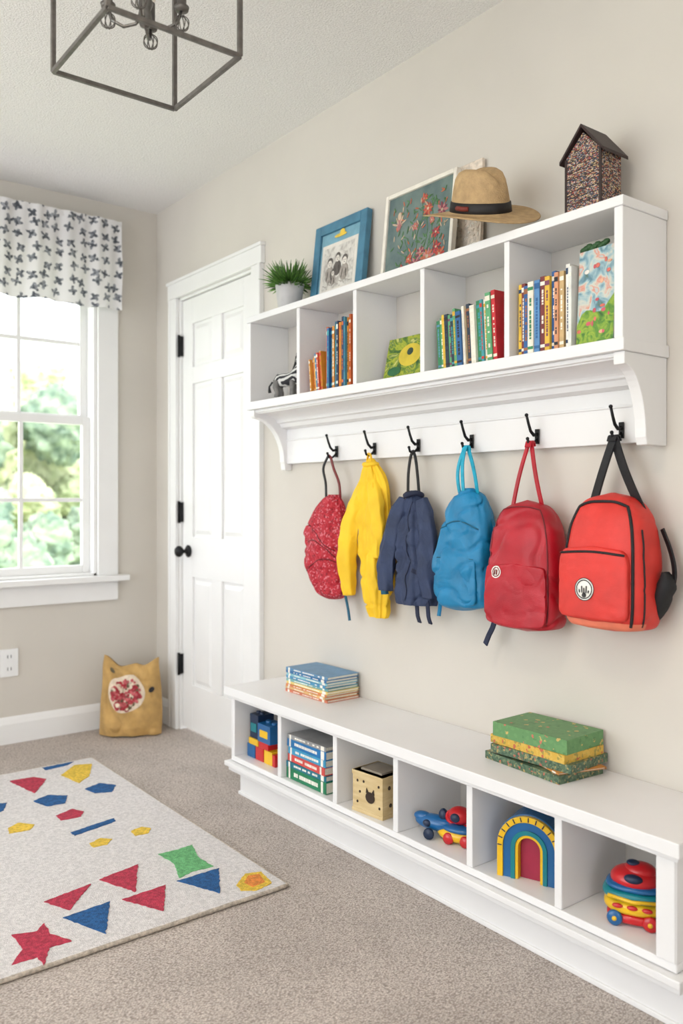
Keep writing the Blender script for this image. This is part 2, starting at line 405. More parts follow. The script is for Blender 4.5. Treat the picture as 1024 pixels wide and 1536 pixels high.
# ---------------------------------------------------------------- shelf
SY0,SY1,SX,SZ0,SZ1=1.066,2.612,1.585,1.368,1.703
divs=[2.296,1.995,1.697,1.3936]
m=MB(); W=WX-0.001
m.box((SX-0.004,SY0-0.003,SZ1-0.022),(W,SY1+0.003,SZ1),white_m)
m.box((SX-0.006,SY0-0.006,SZ0),(W,SY1+0.003,SZ0+0.028),white_m)
m.box((SX,SY0,SZ0+0.028),(W,SY0+0.022,SZ1-0.022),white_m); m.box((SX,SY1-0.018,SZ0+0.028),(W,SY1,SZ1-0.022),white_m)
for d in divs: m.box((SX+0.001,d-0.0085,SZ0+0.028),(W,d+0.0085,SZ1-0.022),white_m)
m.box((W-0.008,SY0+0.02,SZ0+0.028),(W-0.0005,SY1-0.018,SZ1-0.022),back_m)
cv=[(SX+0.012,SZ0),(SX+0.012,SZ0-0.010),(SX+0.02,SZ0-0.010)]
for k in range(9):
    a=k/8*pi/2
    cv.append((SX+0.02+0.085*math.sin(a),SZ0-0.014-0.028*(1-math.cos(a))))
cv+=[(SX+0.115,SZ0-0.045),(SX+0.122,SZ0-0.058),(SX+0.142,SZ0-0.064),(W,SZ0-0.064),(W,SZ0)]
m.prism([(x,SY0+0.02,z) for x,z in cv],(0,SY1-SY0-0.04,0),white_m)
m.box((W-0.022,SY0+0.02,1.178),(W,SY1-0.03,SZ0-0.06),white_m)
m.box((W-0.026,SY0+0.02,1.262),(W-0.02,SY1-0.03,1.268),white_m)
def bracket(y,th):
    pts=[(W,SZ0),(W,1.168),(W-0.078,1.168),(W-0.082,1.18)] if y<1.5 else [(W,SZ0),(W,1.155),(W-0.03,1.155),(W-0.034,1.18)]
    xb=0.084 if y<1.5 else 0.036; xr=0.080 if y<1.5 else 0.125
    for k in range(13):
        a=k/12
        x=W-xb-xr*(1-math.cos(a*pi/2)); z=1.185+0.155*math.sin(a*pi/2)
        pts.append((x,z))
    pts+=[(SX+0.006,SZ0-0.02),(SX+0.006,SZ0)]
    m.prism([(x,y,z) for x,z in pts],(0,th,0),white_m)
bracket(SY0,0.028); bracket(SY1-0.032,0.028)
m.obj('mounted_cubby_shelf',0.0022)

# ---------------------------------------------------------------- bench
m=MB(); BX=1.505; by0,by1=0.893,2.592; bz=0.39
m.box((BX-0.022,by0-0.018,bz-0.03),(W,by1+0.016,bz),white_m)
m.box((BX-0.010,by0-0.008,bz-0.042),(W,by1+0.008,bz-0.03),white_m)
m.box((BX,by0,0.128),(W,by1,0.146),white_m)
m.box((BX-0.020,by0-0.018,0.110),(W,by1+0.016,0.126),white_m)
m.box((BX-0.006,by0-0.010,0.092),(W,by1+0.010,0.110),white_m)
m.box((BX+0.036,by0,0.0),(W,by1,0.092),white_m)
m.box((BX+0.030,by0-0.004,0.0),(W,by1+0.004,0.012),white_m)
bd=[2.287,1.989,1.717,1.443,1.176]
for d in bd: m.box((BX+0.001,d-0.010,0.146),(W,d+0.010,bz-0.042),white_m)
m.box((BX,by1-0.022,0.146),(W,by1,bz-0.042),white_m)
m.box((BX,by0,0.146),(W,by0+0.045,bz-0.042),white_m)
m.box((W-0.01,by0+0.04,0.146),(W-0.001,by1-0.02,bz-0.042),back_m)
m.box((BX-0.003,by0+0.002,0.146),(BX+0.002,by0+0.043,bz-0.042),white_m)
m.obj('storage_bench',0.0022)

# ---------------------------------------------------------------- hooks
hooks=[2.272,2.071,1.865,1.646,1.415,1.166]
RX=W-0.026
for hy in hooks:
    m=MB()
    m.box((RX-0.004,hy-0.006,1.190),(RX,hy+0.006,1.228),black_m)
    path=[(RX-0.002,hy,1.215),(RX-0.016,hy,1.212),(RX-0.028,hy,1.222),(RX-0.036,hy,1.24),(RX-0.044,hy,1.262)]
    m.tube(path,[0.0045,0.0045,0.004,0.0036,0.0034],black_m,10); m.ball(path[-1],0.0048,black_m)
    path=[(RX-0.002,hy,1.203),(RX-0.014,hy,1.192),(RX-0.026,hy,1.186),(RX-0.036,hy,1.190),(RX-0.040,hy,1.202)]
    m.tube(path,0.0036,black_m,10); m.ball(path[-1],0.0045,black_m)
    m.obj('coat_hook')

# ---------------------------------------------------------------- bag shape
class Bag:
    def __init__(s,prof,n=2.6,amp=0.004,freq=14,seed=0,fa=0,fk=7,smooth=9):
        s.n=n;s.amp=amp;s.freq=freq;s.seed=seed;s.fa=fa;s.fk=fk
        prof=sorted(prof); a=np.array(prof,dtype=float); s.z0=a[0,0]; s.z1=a[-1,0]
        zz=np.linspace(s.z0,s.z1,121); s.zz=zz; s.c=[]
        for k in range(1,5):
            v=np.interp(zz,a[:,0],a[:,k]); ker=np.ones(smooth)/smooth
            vp=np.concatenate([2*v[0]-v[1:smooth//2+1][::-1],v,2*v[-1]-v[-smooth//2:-1][::-1]])
            vs=np.convolve(vp,ker,'valid')[:121]
            if len(vs)<121: vs=v
            s.c.append(vs)
    def at(s,z): return [float(np.interp(z,s.zz,c)) for c in s.c]
    def P(s,z,th,off=0.0):
        w,df,db,yo=s.at(z); c=math.cos(th); sn=math.sin(th); e=2/s.n
        x=math.copysign(abs(c)**e,c)*(df if c>0 else db); y=math.copysign(abs(sn)**e,sn)*w
        k=1.0
        if s.fa: k+=s.fa*math.sin(s.fk*th+2.5*noise.noise(Vector((z*5,s.seed,0))))+s.fa*0.5*math.sin(2.3*s.fk*th+s.seed+4*noise.noise(Vector((z*4,s.seed,3))))
        x*=k;y*=k
        p=Vector((x,y,z)); d=s.amp*(N(p,s.freq,s.seed)+0.5*N(p,s.freq*2.3,s.seed+2))
        d-=s.amp*0.7*max(0,1-abs(N(Vector((p.x,p.y,p.z*1.6)),s.freq*0.9,s.seed+5))*9)
        q=Vector((c/max(df,.01),sn/max(w,.01),0)).normalized()
        p+=q*(d+off); p.y+=yo
        return p
    def fr(s,y,z,off=0.0):
        w,df,db,yo=s.at(z); q=min(0.995,abs(y-yo)/max(w,1e-4)); th=math.asin(q**(s.n/2)); th=math.copysign(th,y-yo)
        return s.P(z,th,off)
    def mesh(s,m,mat,M,nz=72,nt=96,xc=0):
        R=[]
        for k in range(nz+1):
            z=s.z0+(s.z1-s.z0)*(0.5-0.5*math.cos(pi*k/nz))
            R.append([s.P(z,2*pi*i/nt)+Vector((xc,0,0)) for i in range(nt)])
        m.rings(R,mat,True,M)
def LM(hy,yaw=0,x=WX): return T((x,hy,0))@Rm(pi+yaw,'Z')
def shp(z0,z1,w,df,db,yo=0,top=2.6,bot=4,taper=0.1,n=26,lean=0):
    out=[]
    for k in range(n+1):
        v=0.5-0.5*math.cos(pi*k/n); q=2*v-1
        e=(1-abs(q)**(top if q>0 else bot)); e=max(e,0)**(1/(top if q>0 else bot))
        e2=max(e,0.0)
        tw=1-taper*v
        out.append((z0+(z1-z0)*v,max(w*e*tw,0.004),max(df*e2*(1-0.25*v),0.004),max(db*e2,0.004),yo+lean*v))
    return out
def offx(p,xc): return Vector((p.x+xc,p.y,p.z))

red_f=pm('red_nylon',(172,12,34),0.42,0.06,14,0.15,500,wrinkle=0.10,wscale=14)
coral_f=pm('coral_canvas',(210,50,42),0.5,0.05,14,0.15,600,wrinkle=0.05,wscale=14)
peach_f=pm('peach_trim',(226,120,92),0.6,0.05,20)
blackf=pm('black_webbing',(22,22,26),0.7,0.08,80,0.2,700)
blue_f=pm('teal_blue_nylon',(4,120,168),0.45,0.06,14,0.15,500,wrinkle=0.16,wscale=18)
cyan_f=pm('cyan_webbing',(20,160,190),0.55,0.06,50)
navy_f=pm('navy_cotton',(48,60,90),0.75,0.08,18,0.25,500,wrinkle=0.3,wscale=22)
navyd_f=pm('navy_dark',(26,34,60),0.75,0.08,18)
teal_f=pm('teal_strap',(18,92,120),0.6,0.06,30)
yel_f=pm('yellow_fleece',(242,196,36),0.7,0.04,12,0.2,400,wrinkle=0.18,wscale=16)
logo_w=pm('logo_white',(235,232,225),0.5,0.02,50)
logo_k=pm('logo_black',(35,30,32),0.5,0.02,50)

def disc_patch(m,bag,yc,zc,r0,r1,off,mat,M,xc,seg=28,nr=3):
    V=[];F=[]
    for k in range(nr+1):
        r=r0+(r1-r0)*k/nr
        for i in range(seg):
            a=2*pi*i/seg
            V.append(offx(bag.fr(yc+r*math.cos(a),zc+r*math.sin(a),off),xc))
    for k in range(nr):
        for i in range(seg):
            j=(i+1)%seg
            F.append((k*seg+i,k*seg+j,(k+1)*seg+j,(k+1)*seg+i))
    m.add(V,F,mat,True,M)
def line_on(m,bag,pts,r,off,mat,M,xc):
    m.tube([offx(bag.fr(y,z,off),xc) for y,z in pts],r,mat,6,M)

# --- coral backpack
m=MB(); M=LM(1.160,0.0); xc=0.068
bg=Bag(shp(0.742,1.062,0.112,0.080,0.055,0.0,top=2.7,bot=6,taper=0.10),n=3.8,amp=0.004,freq=11,seed=1)
bg.mesh(m,coral_f,M,xc=xc)
zs=[0.765+(1.03-0.765)*k/26 for k in range(27)]
pth=[offx(bg.P(z,-0.75,0.001),xc) for z in zs[16:]]
pth+=[offx(bg.P(1.03+0.012*math.sin(pi*k/12),-0.75+1.5*k/12,0.002),xc) for k in range(1,12)]
pth+=[offx(bg.P(z,0.78,0.001),xc) for z in zs[::-1]]
m.tube(pth,0.0036,blackf,6,M)
pth=[offx(bg.P(z,1.25,0.001),xc) for z in zs[:22]]; m.tube(pth,0.0022,blackf,6,M)
pk=Bag(shp(0.770,0.940,0.093,0.014,0.02,-0.006,top=5,bot=8,taper=0.02),n=4.2,amp=0.002,freq=14,seed=4)
pk.mesh(m,coral_f,M,nz=30,xc=xc+0.070)
line_on(m,pk,[(-0.094+0.178*k/20,0.922+0.006*math.sin(pi*k/20)) for k in range(21)],0.0028,0.001,blackf,M,xc+0.070)
lx_=xc+0.070
disc_patch(m,pk,-0.020,0.842,0.0,0.025,0.0015,logo_w,M,lx_)
disc_patch(m,pk,-0.020,0.842,0.0195,0.0220,0.0025,logo_k,M,lx_)
disc_patch(m,pk,-0.020,0.842,0.0245,0.0262,0.0020,logo_k,M,lx_)
disc_patch(m,pk,-0.020,0.829,0.0,0.006,0.0025,logo_k,M,lx_,16,2)
for dy,h in ((-0.012,0.007),(-0.006,0.015),(0.000,0.011),(0.006,0.016),(0.012,0.006)):
    m.tube([offx(pk.fr(-0.020+dy,0.834,0.003),lx_),offx(pk.fr(-0.020+dy*1.1,0.834+h,0.003),lx_)],0.0013,logo_k,6,M)
V=[];F=[];ns=40
for k in range(5):
    z=0.750+0.022*k/4
    for i in range(ns+1):
        th=-1.5+2.9*i/ns; V.append(offx(bg.P(z,th,0.0018),xc))
for k in range(4):
    for i in range(ns):
        a=k*(ns+1)+i; F.append((a,a+1,a+ns+2,a+ns+1))
m.add(V,F,peach_f,True,M)
sp_=Bag([(0.775,0.004,0.004,0.004,-0.014),(0.79,0.012,0.016,0.016,-0.010),(0.82,0.020,0.026,0.024,-0.004),(0.85,0.022,0.028,0.024,0.006),(0.872,0.012,0.022,0.018,0.010),(0.885,0.005,0.016,0.012,0.006)],n=2.2,amp=0.003,freq=20,seed=8)
sp_.mesh(m,blackf,M@T((0.044,0.112,0)),nz=20,nt=32)
m.ribbon([(0.030,0.10,0.98),(0.026,0.118,0.93),(0.03,0.130,0.885),(0.034,0.128,0.85)],(0.8,1,0),0.020,0.004,blackf,M)
top=Vector((0.058,-0.006,1.192))
for sg in (-1,1):
    b0=Vector((xc-0.01,sg*0.068,1.02))
    pts=[b0+(top-b0)*(k/12)+Vector((0.006*math.sin(pi*k/12),-0.002*math.sin(pi*k/12)*sg,0)) for k in range(13)]
    m.ribbon(pts,(0.35,1,0.0),0.027,0.004,blackf,M)
m.ribbon([(0.046,-0.006,1.183),(0.052,-0.006,1.194),(0.062,-0.006,1.194),(0.068,-0.006,1.182)],(0,1,0),0.024,0.004,blackf,M)
m.obj('coral_backpack')

# --- red backpack
redd=pm('dark_red_piping',(112,8,22),0.5,0.05,30)
m=MB(); M=LM(1.420,0.10); xc=0.07
bg=Bag(shp(0.71,1.045,0.112,0.068,0.058,0,top=2.7,bot=5,taper=0.16),n=3.1,amp=0.008,freq=9,seed=2)
bg.mesh(m,red_f,M,xc=xc)
zs=[0.735+(1.02-0.735)*k/26 for k in range(27)]
pth=[offx(bg.P(z,-0.9,0.0),xc) for z in zs]+[offx(bg.P(1.02+0.008*math.sin(pi*k/12),-0.9+1.8*k/12,0.001),xc) for k in range(1,12)]+[offx(bg.P(z,0.9,0.0),xc) for z in zs[::-1]]
m.tube(pth,0.0020,redd,6,M)
pk=Bag(shp(0.725,0.885,0.092,0.005,0.02,0,top=7,bot=6,taper=0.02),n=3.2,amp=0.005,freq=12,seed=5)
pk.mesh(m,red_f,M,nz=30,xc=xc+0.057)
disc_patch(m,pk,-0.052,0.862,0.0,0.0155,0.0015,logo_w,M,xc+0.057)
disc_patch(m,pk,-0.052,0.862,0.010,0.0125,0.0022,redd,M,xc+0.057)
for a in (-0.004,0.003): m.tube([offx(pk.fr(-0.052+a,0.855,0.003),xc+0.057),offx(pk.fr(-0.052+a,0.868,0.003),xc+0.057)],0.0016,redd,6,M)
for sg in (-1,1):
    b0=Vector((xc,sg*0.045,1.025)); t0=Vector((0.058,sg*0.004,1.192))
    pts=[b0+(t0-b0)*(k/12)+Vector((0.006*math.sin(pi*k/12),0,0)) for k in range(13)]
    m.ribbon(pts,(0.4,1,0),0.013,0.004,red_f,M)
m.ribbon([(0.046,0,1.183),(0.052,0,1.194),(0.062,0,1.194),(0.068,0,1.18)],(0,1,0),0.018,0.004,red_f,M)
m.obj('red_backpack')

# --- blue backpack
m=MB(); M=LM(1.646,0.12); xc=0.06
bg=Bag([(0.742,0.03,0.03,0.02,0),(0.748,0.078,0.05,0.04,0),(0.78,0.094,0.060,0.048,0),(0.86,0.093,0.060,0.05,0),(0.95,0.084,0.052,0.046,0.004),(1.01,0.070,0.042,0.038,0.010),(1.05,0.048,0.034,0.03,0.014),(1.068,0.03,0.022,0.02,0.014),(1.078,0.012,0.01,0.01,0.012)],n=2.7,amp=0.013,freq=12,seed=3,fa=0.02,fk=6)
bg.mesh(m,blue_f,M,xc=xc)
pk=Bag(shp(0.755,0.90,0.070,0.010,0.02,0,top=6,bot=6,taper=0.05),n=2.8,amp=0.005,freq=14,seed=6)
pk.mesh(m,blue_f,M,nz=30,xc=xc+0.047)
line_on(m,pk,[(-0.062+0.124*k/16,0.885+0.004*math.sin(pi*k/16)) for k in range(17)],0.0018,0.0006,teal_f,M,xc+0.047)
line_on(m,bg,[(-0.062+0.132*k/16,0.965+0.022*math.sin(pi*k/16)) for k in range(17)],0.002,0.0006,teal_f,M,xc)
for sg in (-1,1):
    b0=Vector((xc,0.01+sg*0.030,1.06)); t0=Vector((0.058,sg*0.005,1.192))
    pts=[b0+(t0-b0)*(k/12)+Vector((0.008*math.sin(pi*k/12),sg*0.010*math.sin(pi*k/12),0)) for k in range(13)]
    m.ribbon(pts,(0.4,1,0),0.013,0.0035,cyan_f,M)
m.ribbon([(0.046,0,1.183),(0.052,0,1.194),(0.062,0,1.194),(0.068,0,1.18)],(0,1,0),0.016,0.0035,cyan_f,M)
m.ribbon([(0.064,0,1.19),(0.076,0.0,1.14),(0.08,0.006,1.07)],(0,1,0),0.010,0.003,cyan_f,M)
m.ribbon([(0.05,-0.080,0.86),(0.045,-0.101,0.80),(0.04,-0.106,0.76),(0.045,-0.104,0.735),(0.05,-0.104,0.712)],(0.6,1,0),0.018,0.005,blue_f,M)
m.ribbon([(0.05,0.078,0.99),(0.05,0.100,0.91),(0.05,0.104,0.83),(0.055,0.102,0.765),(0.06,0.098,0.74)],(0.8,1,0),0.024,0.007,teal_f,M)
m.ribbon([(0.06,0.100,0.755),(0.065,0.096,0.71),(0.07,0.084,0.68),(0.072,0.074,0.655)],(0.4,1,0),0.019,0.004,navyd_f,M)
m.obj('blue_backpack')

# --- navy jacket
m=MB(); M=LM(1.865,0.12); xc=0.055
bg=Bag([(0.735,0.068,0.034,0.03,0.014),(0.742,0.074,0.04,0.034,0.014),(0.82,0.070,0.044,0.036,0.012),(0.92,0.066,0.040,0.034,0.010),(1.0,0.056,0.034,0.03,0.006),(1.045,0.038,0.028,0.026,0.002),(1.064,0.022,0.02,0.018,0),(1.072,0.01,0.01,0.01,0)],n=2.1,amp=0.014,freq=11,seed=11,fa=0.10,fk=7)
bg.mesh(m,navy_f,M,xc=xc,nt=128)
def sleeve(path,rad,mat,seed,flat=0.6,amp=0.006,seg=32,nn=48):
    P=[Vector(p) for p in path]; A=np.array([[*p] for p in P]); tt=np.linspace(0,1,len(P)); q=np.linspace(0,1,nn)
    xs=[np.interp(q,tt,A[:,k]) for k in range(3)]; rr=np.interp(q,tt,rad)
    pts=[(xs[0][k],xs[1][k],xs[2][k]) for k in range(nn)]
    pts=[tuple(sum(pts[min(max(k+d,0),nn-1)][c] for d in (-3,-2,-1,0,1,2,3))/7 for c in range(3)) for k in range(nn)]
    def fn(p,t,th):
        return p+Vector((math.cos(th),math.sin(th),0))*(amp*(1.2*N(p,24,seed)+0.8*math.sin(3*th+7*t+seed)*0.7))
    m.tube(pts,[float(r) for r in rr],mat,seg,M,flat,(0,1,0),fn)
sleeve([(0.06,-0.022,1.05),(0.075,-0.055,0.98),(0.088,-0.076,0.88),(0.088,-0.080,0.765)],[0.022,0.032,0.032,0.024],navy_f,3,amp=0.008)
sleeve([(0.055,0.032,1.05),(0.075,0.064,0.97),(0.084,0.076,0.87),(0.075,0.080,0.755)],[0.020,0.030,0.031,0.024],navy_f,4,amp=0.008)
sleeve([(0.07,-0.100,0.87),(0.075,-0.108,0.80),(0.07,-0.104,0.755)],[0.012,0.017,0.012],teal_f,6,0.5)
m.tube([(0.055+0.020*math.cos(a),0.028*math.sin(a),1.062+0.004*math.sin(a*2)) for a in [2*pi*k/16 for k in range(16)]],0.008,navyd_f,8,M,closed=True)
for yy in (0.035,0.076):
    m.ribbon([(0.075,yy-0.01,0.78),(0.08,yy,0.73),(0.078,yy+0.001,0.705),(0.07,yy+0.002,0.685)],(0.3,1,0),0.016,0.004,navyd_f,M)
for sg in (-1,1):
    m.ribbon([(0.055,sg*0.022,1.06),(0.058,sg*0.018,1.12),(0.058,sg*0.010,1.17),(0.058,0,1.192)],(0.4,1,0),0.012,0.0035,blackf,M)
line_on(m,bg,[(0.008+0.004*math.sin(k),0.75+0.29*k/20) for k in range(21)],0.0016,0.001,navyd_f,M,xc)
m.ribbon([offx(bg.fr(0.03+0.03*k/9,0.84-0.012*k/9,0.003),xc) for k in range(10)],(0,0,1),0.012,0.002,navyd_f,M)
m.obj('navy_jacket')

# --- yellow jacket
m=MB(); M=LM(2.071,0.12); xc=0.05
bg=Bag([(0.675,0.040,0.026,0.022,0.030),(0.682,0.046,0.032,0.028,0.030),(0.78,0.048,0.038,0.032,0.030),(0.90,0.054,0.042,0.034,0.026),(1.0,0.060,0.040,0.034,0.022),(1.08,0.054,0.036,0.03,0.016),(1.14,0.036,0.028,0.024,0.006),(1.165,0.02,0.018,0.016,0),(1.178,0.008,0.01,0.01,0)],n=2.1,amp=0.012,freq=9,seed=21,fa=0.11,fk=6)
bg.mesh(m,yel_f,M,xc=xc,nt=128)
sleeve([(0.055,-0.012,1.13),(0.07,-0.040,1.03),(0.082,-0.066,0.93),(0.082,-0.080,0.84),(0.078,-0.072,0.73)],[0.020,0.032,0.034,0.033,0.022],yel_f,13,amp=0.009)
sleeve([(0.055,0.02,1.13),(0.082,0.056,1.03),(0.086,0.066,0.95),(0.084,0.066,0.86)],[0.018,0.028,0.026,0.016],yel_f,15,amp=0.007)
m.tube([(0.05+0.016*math.cos(a),0.024*math.sin(a),1.158) for a in [2*pi*k/16 for k in range(16)]],0.008,yel_f,8,M,closed=True)
m.ribbon([(0.056,-0.01,1.165),(0.056,-0.006,1.185),(0.058,0.0,1.194),(0.056,0.006,1.185),(0.056,0.01,1.165)],(1,0,0),0.008,0.003,yel_f,M)
m.obj('yellow_jacket')

# --- red patterned drawstring bag
pat=voro_mat('red_print_fabric',[(0,(172,22,42)),(0.5,(188,44,58)),(0.78,(208,110,122)),(0.9,(134,18,36))],190,0.7)
m=MB(); M=LM(2.282,0.1); xc=0.055
bg=Bag([(0.715,0.03,0.025,0.02,0.02),(0.722,0.06,0.04,0.034,0.018),(0.76,0.084,0.050,0.04,0.008),(0.83,0.096,0.056,0.046,-0.004),(0.92,0.095,0.053,0.044,-0.004),(0.98,0.083,0.046,0.04,0.004),(1.03,0.062,0.036,0.032,0.012),(1.055,0.043,0.028,0.026,0.018),(1.063,0.03,0.02,0.02,0.018)],n=2.2,amp=0.014,freq=11,seed=31,fa=0.045,fk=8)
bg.mesh(m,pat,M,xc=xc,nt=128)
for sg in (-1,1):
    m.ribbon([(xc,0.018+sg*0.035,1.04),(xc,0.014+sg*0.033,1.10),(0.060,sg*0.026,1.15),(0.058,sg*0.010,1.185),(0.058,0,1.194)],(0.3,1,0),0.012,0.0035,redd if sg>0 else blackf,M)
for a in range(3):
    line_on(m,bg,[(-0.07+0.14*k/16,0.80+0.06*a+0.05*math.sin(k/16*2.2+a)) for k in range(17)],0.0022,0.0,redd,M,xc)
m.ribbon([(0.06,0.06,0.80),(0.065,0.085,0.74),(0.065,0.10,0.69),(0.065,0.108,0.65)],(0.5,1,0),0.018,0.004,teal_f,M)
m.obj('red_drawstring_bag')

# ---------------------------------------------------------------- books
def bmat(c): return pm('cover_%d_%d_%d'%c,c,0.45,0.05,25)
def book(m,M,th,h,d,col,acc,rnd,label=True):
    c=bmat(col); a=bmat(acc); t=min(0.0018,th*0.15)
    m.box((0,0,0),(t,th,h),c,M); m.box((t,0,0),(d,t,h),c,M); m.box((t,th-t,0),(d,th,h),c,M)
    m.box((t,t,0.003),(d-0.004,th-t,h-0.003),page_m,M)
    if label:
        k=rnd.random()
        m.box((-0.0006,th*0.02,h*0.06),(0.0002,th*0.98,h*0.10),a,M)
        m.box((-0.0006,th*0.02,h*0.88),(0.0002,th*0.98,h*(0.92+0.04*k)),a,M)
        z=h*0.2
        while z<h*0.78:
            l=rnd.uniform(0.003,0.011)
            if rnd.random()<0.8: m.box((-0.0006,th*0.33,z),(0.0002,th*0.67,z+l),a,M)
            z+=l+0.002
PAL=[(196,52,44),(40,96,150),(222,170,50),(52,128,84),(214,110,50),(90,140,170),(230,222,205),(120,60,90),(32,60,92),(180,170,60),(210,80,90),(60,150,160),(150,96,60)]
def brow(y1,y0,hs,x=1.60,z0=SZ0+0.0292,d=0.12,seed=1,lean=0.0,pal=PAL,thr=(0.008,0.018)):
    rnd=random.Random(seed); m=MB(); y=y1; last=None
    while True:
        th=rnd.uniform(*thr)
        if y-th<y0: break
        f=(y1-y)/(y1-y0); h=(hs[0]+(hs[1]-hs[0])*f)*rnd.uniform(0.93,1.03)
        col=rnd.choice([c for c in pal if c!=last]); last=col; acc=rnd.choice(PAL+[(240,235,220)]*8+[(30,30,40)]*3)
        M=T((x+rnd.uniform(-0.006,0.01),y-th,z0-min(0,math.sin(lean))*th))@Rm(lean,'X')
        book(m,M,th,h,d,col,acc,rnd); y-=th+0.0006
    return m
zf=SZ0+0.0292
def merge(a,b):
    o=len(a.v); a.v+=b.v
    for f,k,s in zip(b.f,b.fm,b.fs): a.f.append([i+o for i in f]); a.fm.append(a.mi(b.mats[k])); a.fs.append(s)
m=brow(2.245,2.175,(0.10,0.15),seed=3,lean=-0.10,pal=[(214,150,60),(60,130,170),(204,86,60),(220,200,150)],thr=(0.006,0.011))
m2=brow(2.166,2.035,(0.20,0.222),seed=5,thr=(0.006,0.012),pal=[(204,100,50),(40,96,150),(212,140,50),(34,90,110),(180,56,50),(32,50,84),(120,60,50),(60,130,150)])
merge(m,m2); m.obj('row_of_books')
cov_green=ramp_mat('jungle_cover',[(0.30,(40,84,40)),(0.42,(96,130,40)),(0.5,(170,176,50)),(0.58,(70,112,50)),(0.68,(196,196,110))],22,0.4,4,2.0)
m=MB(); Mb=T((1.655,1.87,zf+0.003))@Rm(0.22,'Y')
m.box((0,-0.13,0),(0.002,0.075,0.135),cov_green,Mb); m.box((0.002,-0.128,0.002),(0.010,0.075,0.133),page_m,Mb); m.box((0.010,-0.13,0),(0.012,0.075,0.135),cov_green,Mb)
cy=bmat((206,184,56))
m.ball((-0.0005,-0.03,0.075),(0.001,0.05,0.035),cy,Mb); m.ball((-0.001,-0.03,0.085),(0.0015,0.014,0.012),bmat((30,60,50)),Mb)
m.ball((-0.001,0.03,0.03),(0.0012,0.03,0.014),bmat((40,100,60)),Mb); m.ball((-0.001,-0.09,0.10),(0.0012,0.016,0.008),bmat((40,90,70)),Mb)
m.obj('picture_book')
m=brow(1.655,1.44,(0.14,0.18),seed=9,lean=-0.06,pal=[(196,40,50),(40,96,150),(52,128,84),(60,150,160),(222,190,70),(230,225,210),(90,160,110),(32,50,70)])
m.obj('row_of_books')
m=brow(1.372,1.235,(0.175,0.19),seed=14,pal=[(120,50,50),(214,150,110),(230,222,205),(222,180,60),(40,90,150),(90,140,190),(60,50,60),(200,170,120)],thr=(0.010,0.017))
mm=brow(1.230,1.206,(0.195,0.195),seed=20,lean=0,pal=[(235,232,225),(220,220,215)],thr=(0.008,0.011)); merge(m,mm)
m.obj('row_of_books')
cov_f=ramp_mat('floral_cover',[(0.28,(86,110,80)),(0.38,(100,140,158)),(0.47,(160,188,194)),(0.54,(204,204,192)),(0.60,(214,140,120)),(0.66,(186,198,198)),(0.76,(110,150,160))],26,0.35,6,1.0)
m=MB(); Mb=T((1.603,1.151,zf+0.002))@Rm(0.06,'Y')@Rm(-0.06,'Z')
bw=0.051
m.box((0,-bw,0),(0.002,bw,0.215),cov_f,Mb); m.box((0.002,-bw+.002,0.002),(0.016,bw-.002,0.213),page_m,Mb); m.box((0.016,-bw,0),(0.018,bw,0.215),cov_f,Mb)
V=[(-0.0008,-bw,0.0),(-0.0008,bw,0.0),(-0.0008,bw,0.045)]+[(-0.0008,bw-2*bw*k/8,0.055+0.04*(k/8)+0.012*math.sin(k*0.9)) for k in range(1,9)]
m.add(V,[list(range(len(V)))[::-1]],ramp_mat('meadow_cover',[(0.3,(50,96,40)),(0.45,(90,140,50)),(0.58,(150,176,60)),(0.7,(70,120,50))],40,0.4,5,1),False,Mb)
rnd=random.Random(8)
for k in range(18):
    m.ball((-0.0008,rnd.uniform(-0.045,0.045),rnd.uniform(0.02,0.19)),(0.0008,rnd.uniform(.003,.008),rnd.uniform(.003,.007)),bmat(rnd.choice([(214,110,96),(226,170,140),(236,230,220),(200,90,100)])),Mb,10,6)
lf=pm('dark_leaf',(40,80,40),0.6,0.1,50)
for k in range(9): m.ball((0.009,0.048-0.008*k,0.222+0.003*(k%3)),(0.006,0.010,0.007),lf,Mb,8,5)
m.obj('floral_picture_book')

def stack(name,cx,cy,z0,items,acc=(240,235,225),seed=1):
    rnd=random.Random(seed); m=MB(); z=z0+0.0003
    for (L,D,th,col,rot,dx_,dy_) in items:
        M=T((cx+dx_,cy+dy_,z))@Rm(rot,'Z')@T((-D/2,L/2,0))@Rm(pi/2,'X')
        book(m,M,th,L,D,col if isinstance(col,tuple) else (120,120,120),acc,rnd,isinstance(col,tuple))
        if not isinstance(col,tuple):
            M2=T((cx+dx_,cy+dy_,z))@Rm(rot,'Z')
            m.box((-D/2-0.0004,-L/2-0.0004,th-0.0016),(D/2+0.0004,L/2+0.0004,th+0.0004),col,M2)
            m.box((-D/2-0.0009,-L/2-0.0004,0),(-D/2+0.0002,L/2+0.0004,th),col,M2)
            m.box((-D/2,-L/2-0.0005,0),(D/2,-L/2+0.0005,0.0018),col,M2); m.box((-D/2,-L/2-0.0006,0.0),(D/2,-L/2+0.0002,th),col,M2)
        z+=th+0.0006
    m.obj(name)
items=[(0.235,0.135,0.009,(206,120,90),0.02,0,0),(0.235,0.135,0.008,(222,180,120),-0.02,0,0.004),(0.23,0.135,0.008,(214,130,80),0.01,0,0),(0.235,0.132,0.009,(226,200,120),0.0,0,-0.003),
(0.23,0.13,0.008,(120,170,170),0.03,0,0),(0.232,0.132,0.009,(70,140,180),-0.02,0,0.004),(0.23,0.13,0.008,(140,190,200),0.01,0,0),(0.235,0.132,0.009,(50,110,160),-0.01,0,0.002),(0.232,0.132,0.010,(96,140,176),0.02,0,0)]
stack('stack_of_books',1.680,2.29,0.39,items,seed=3)
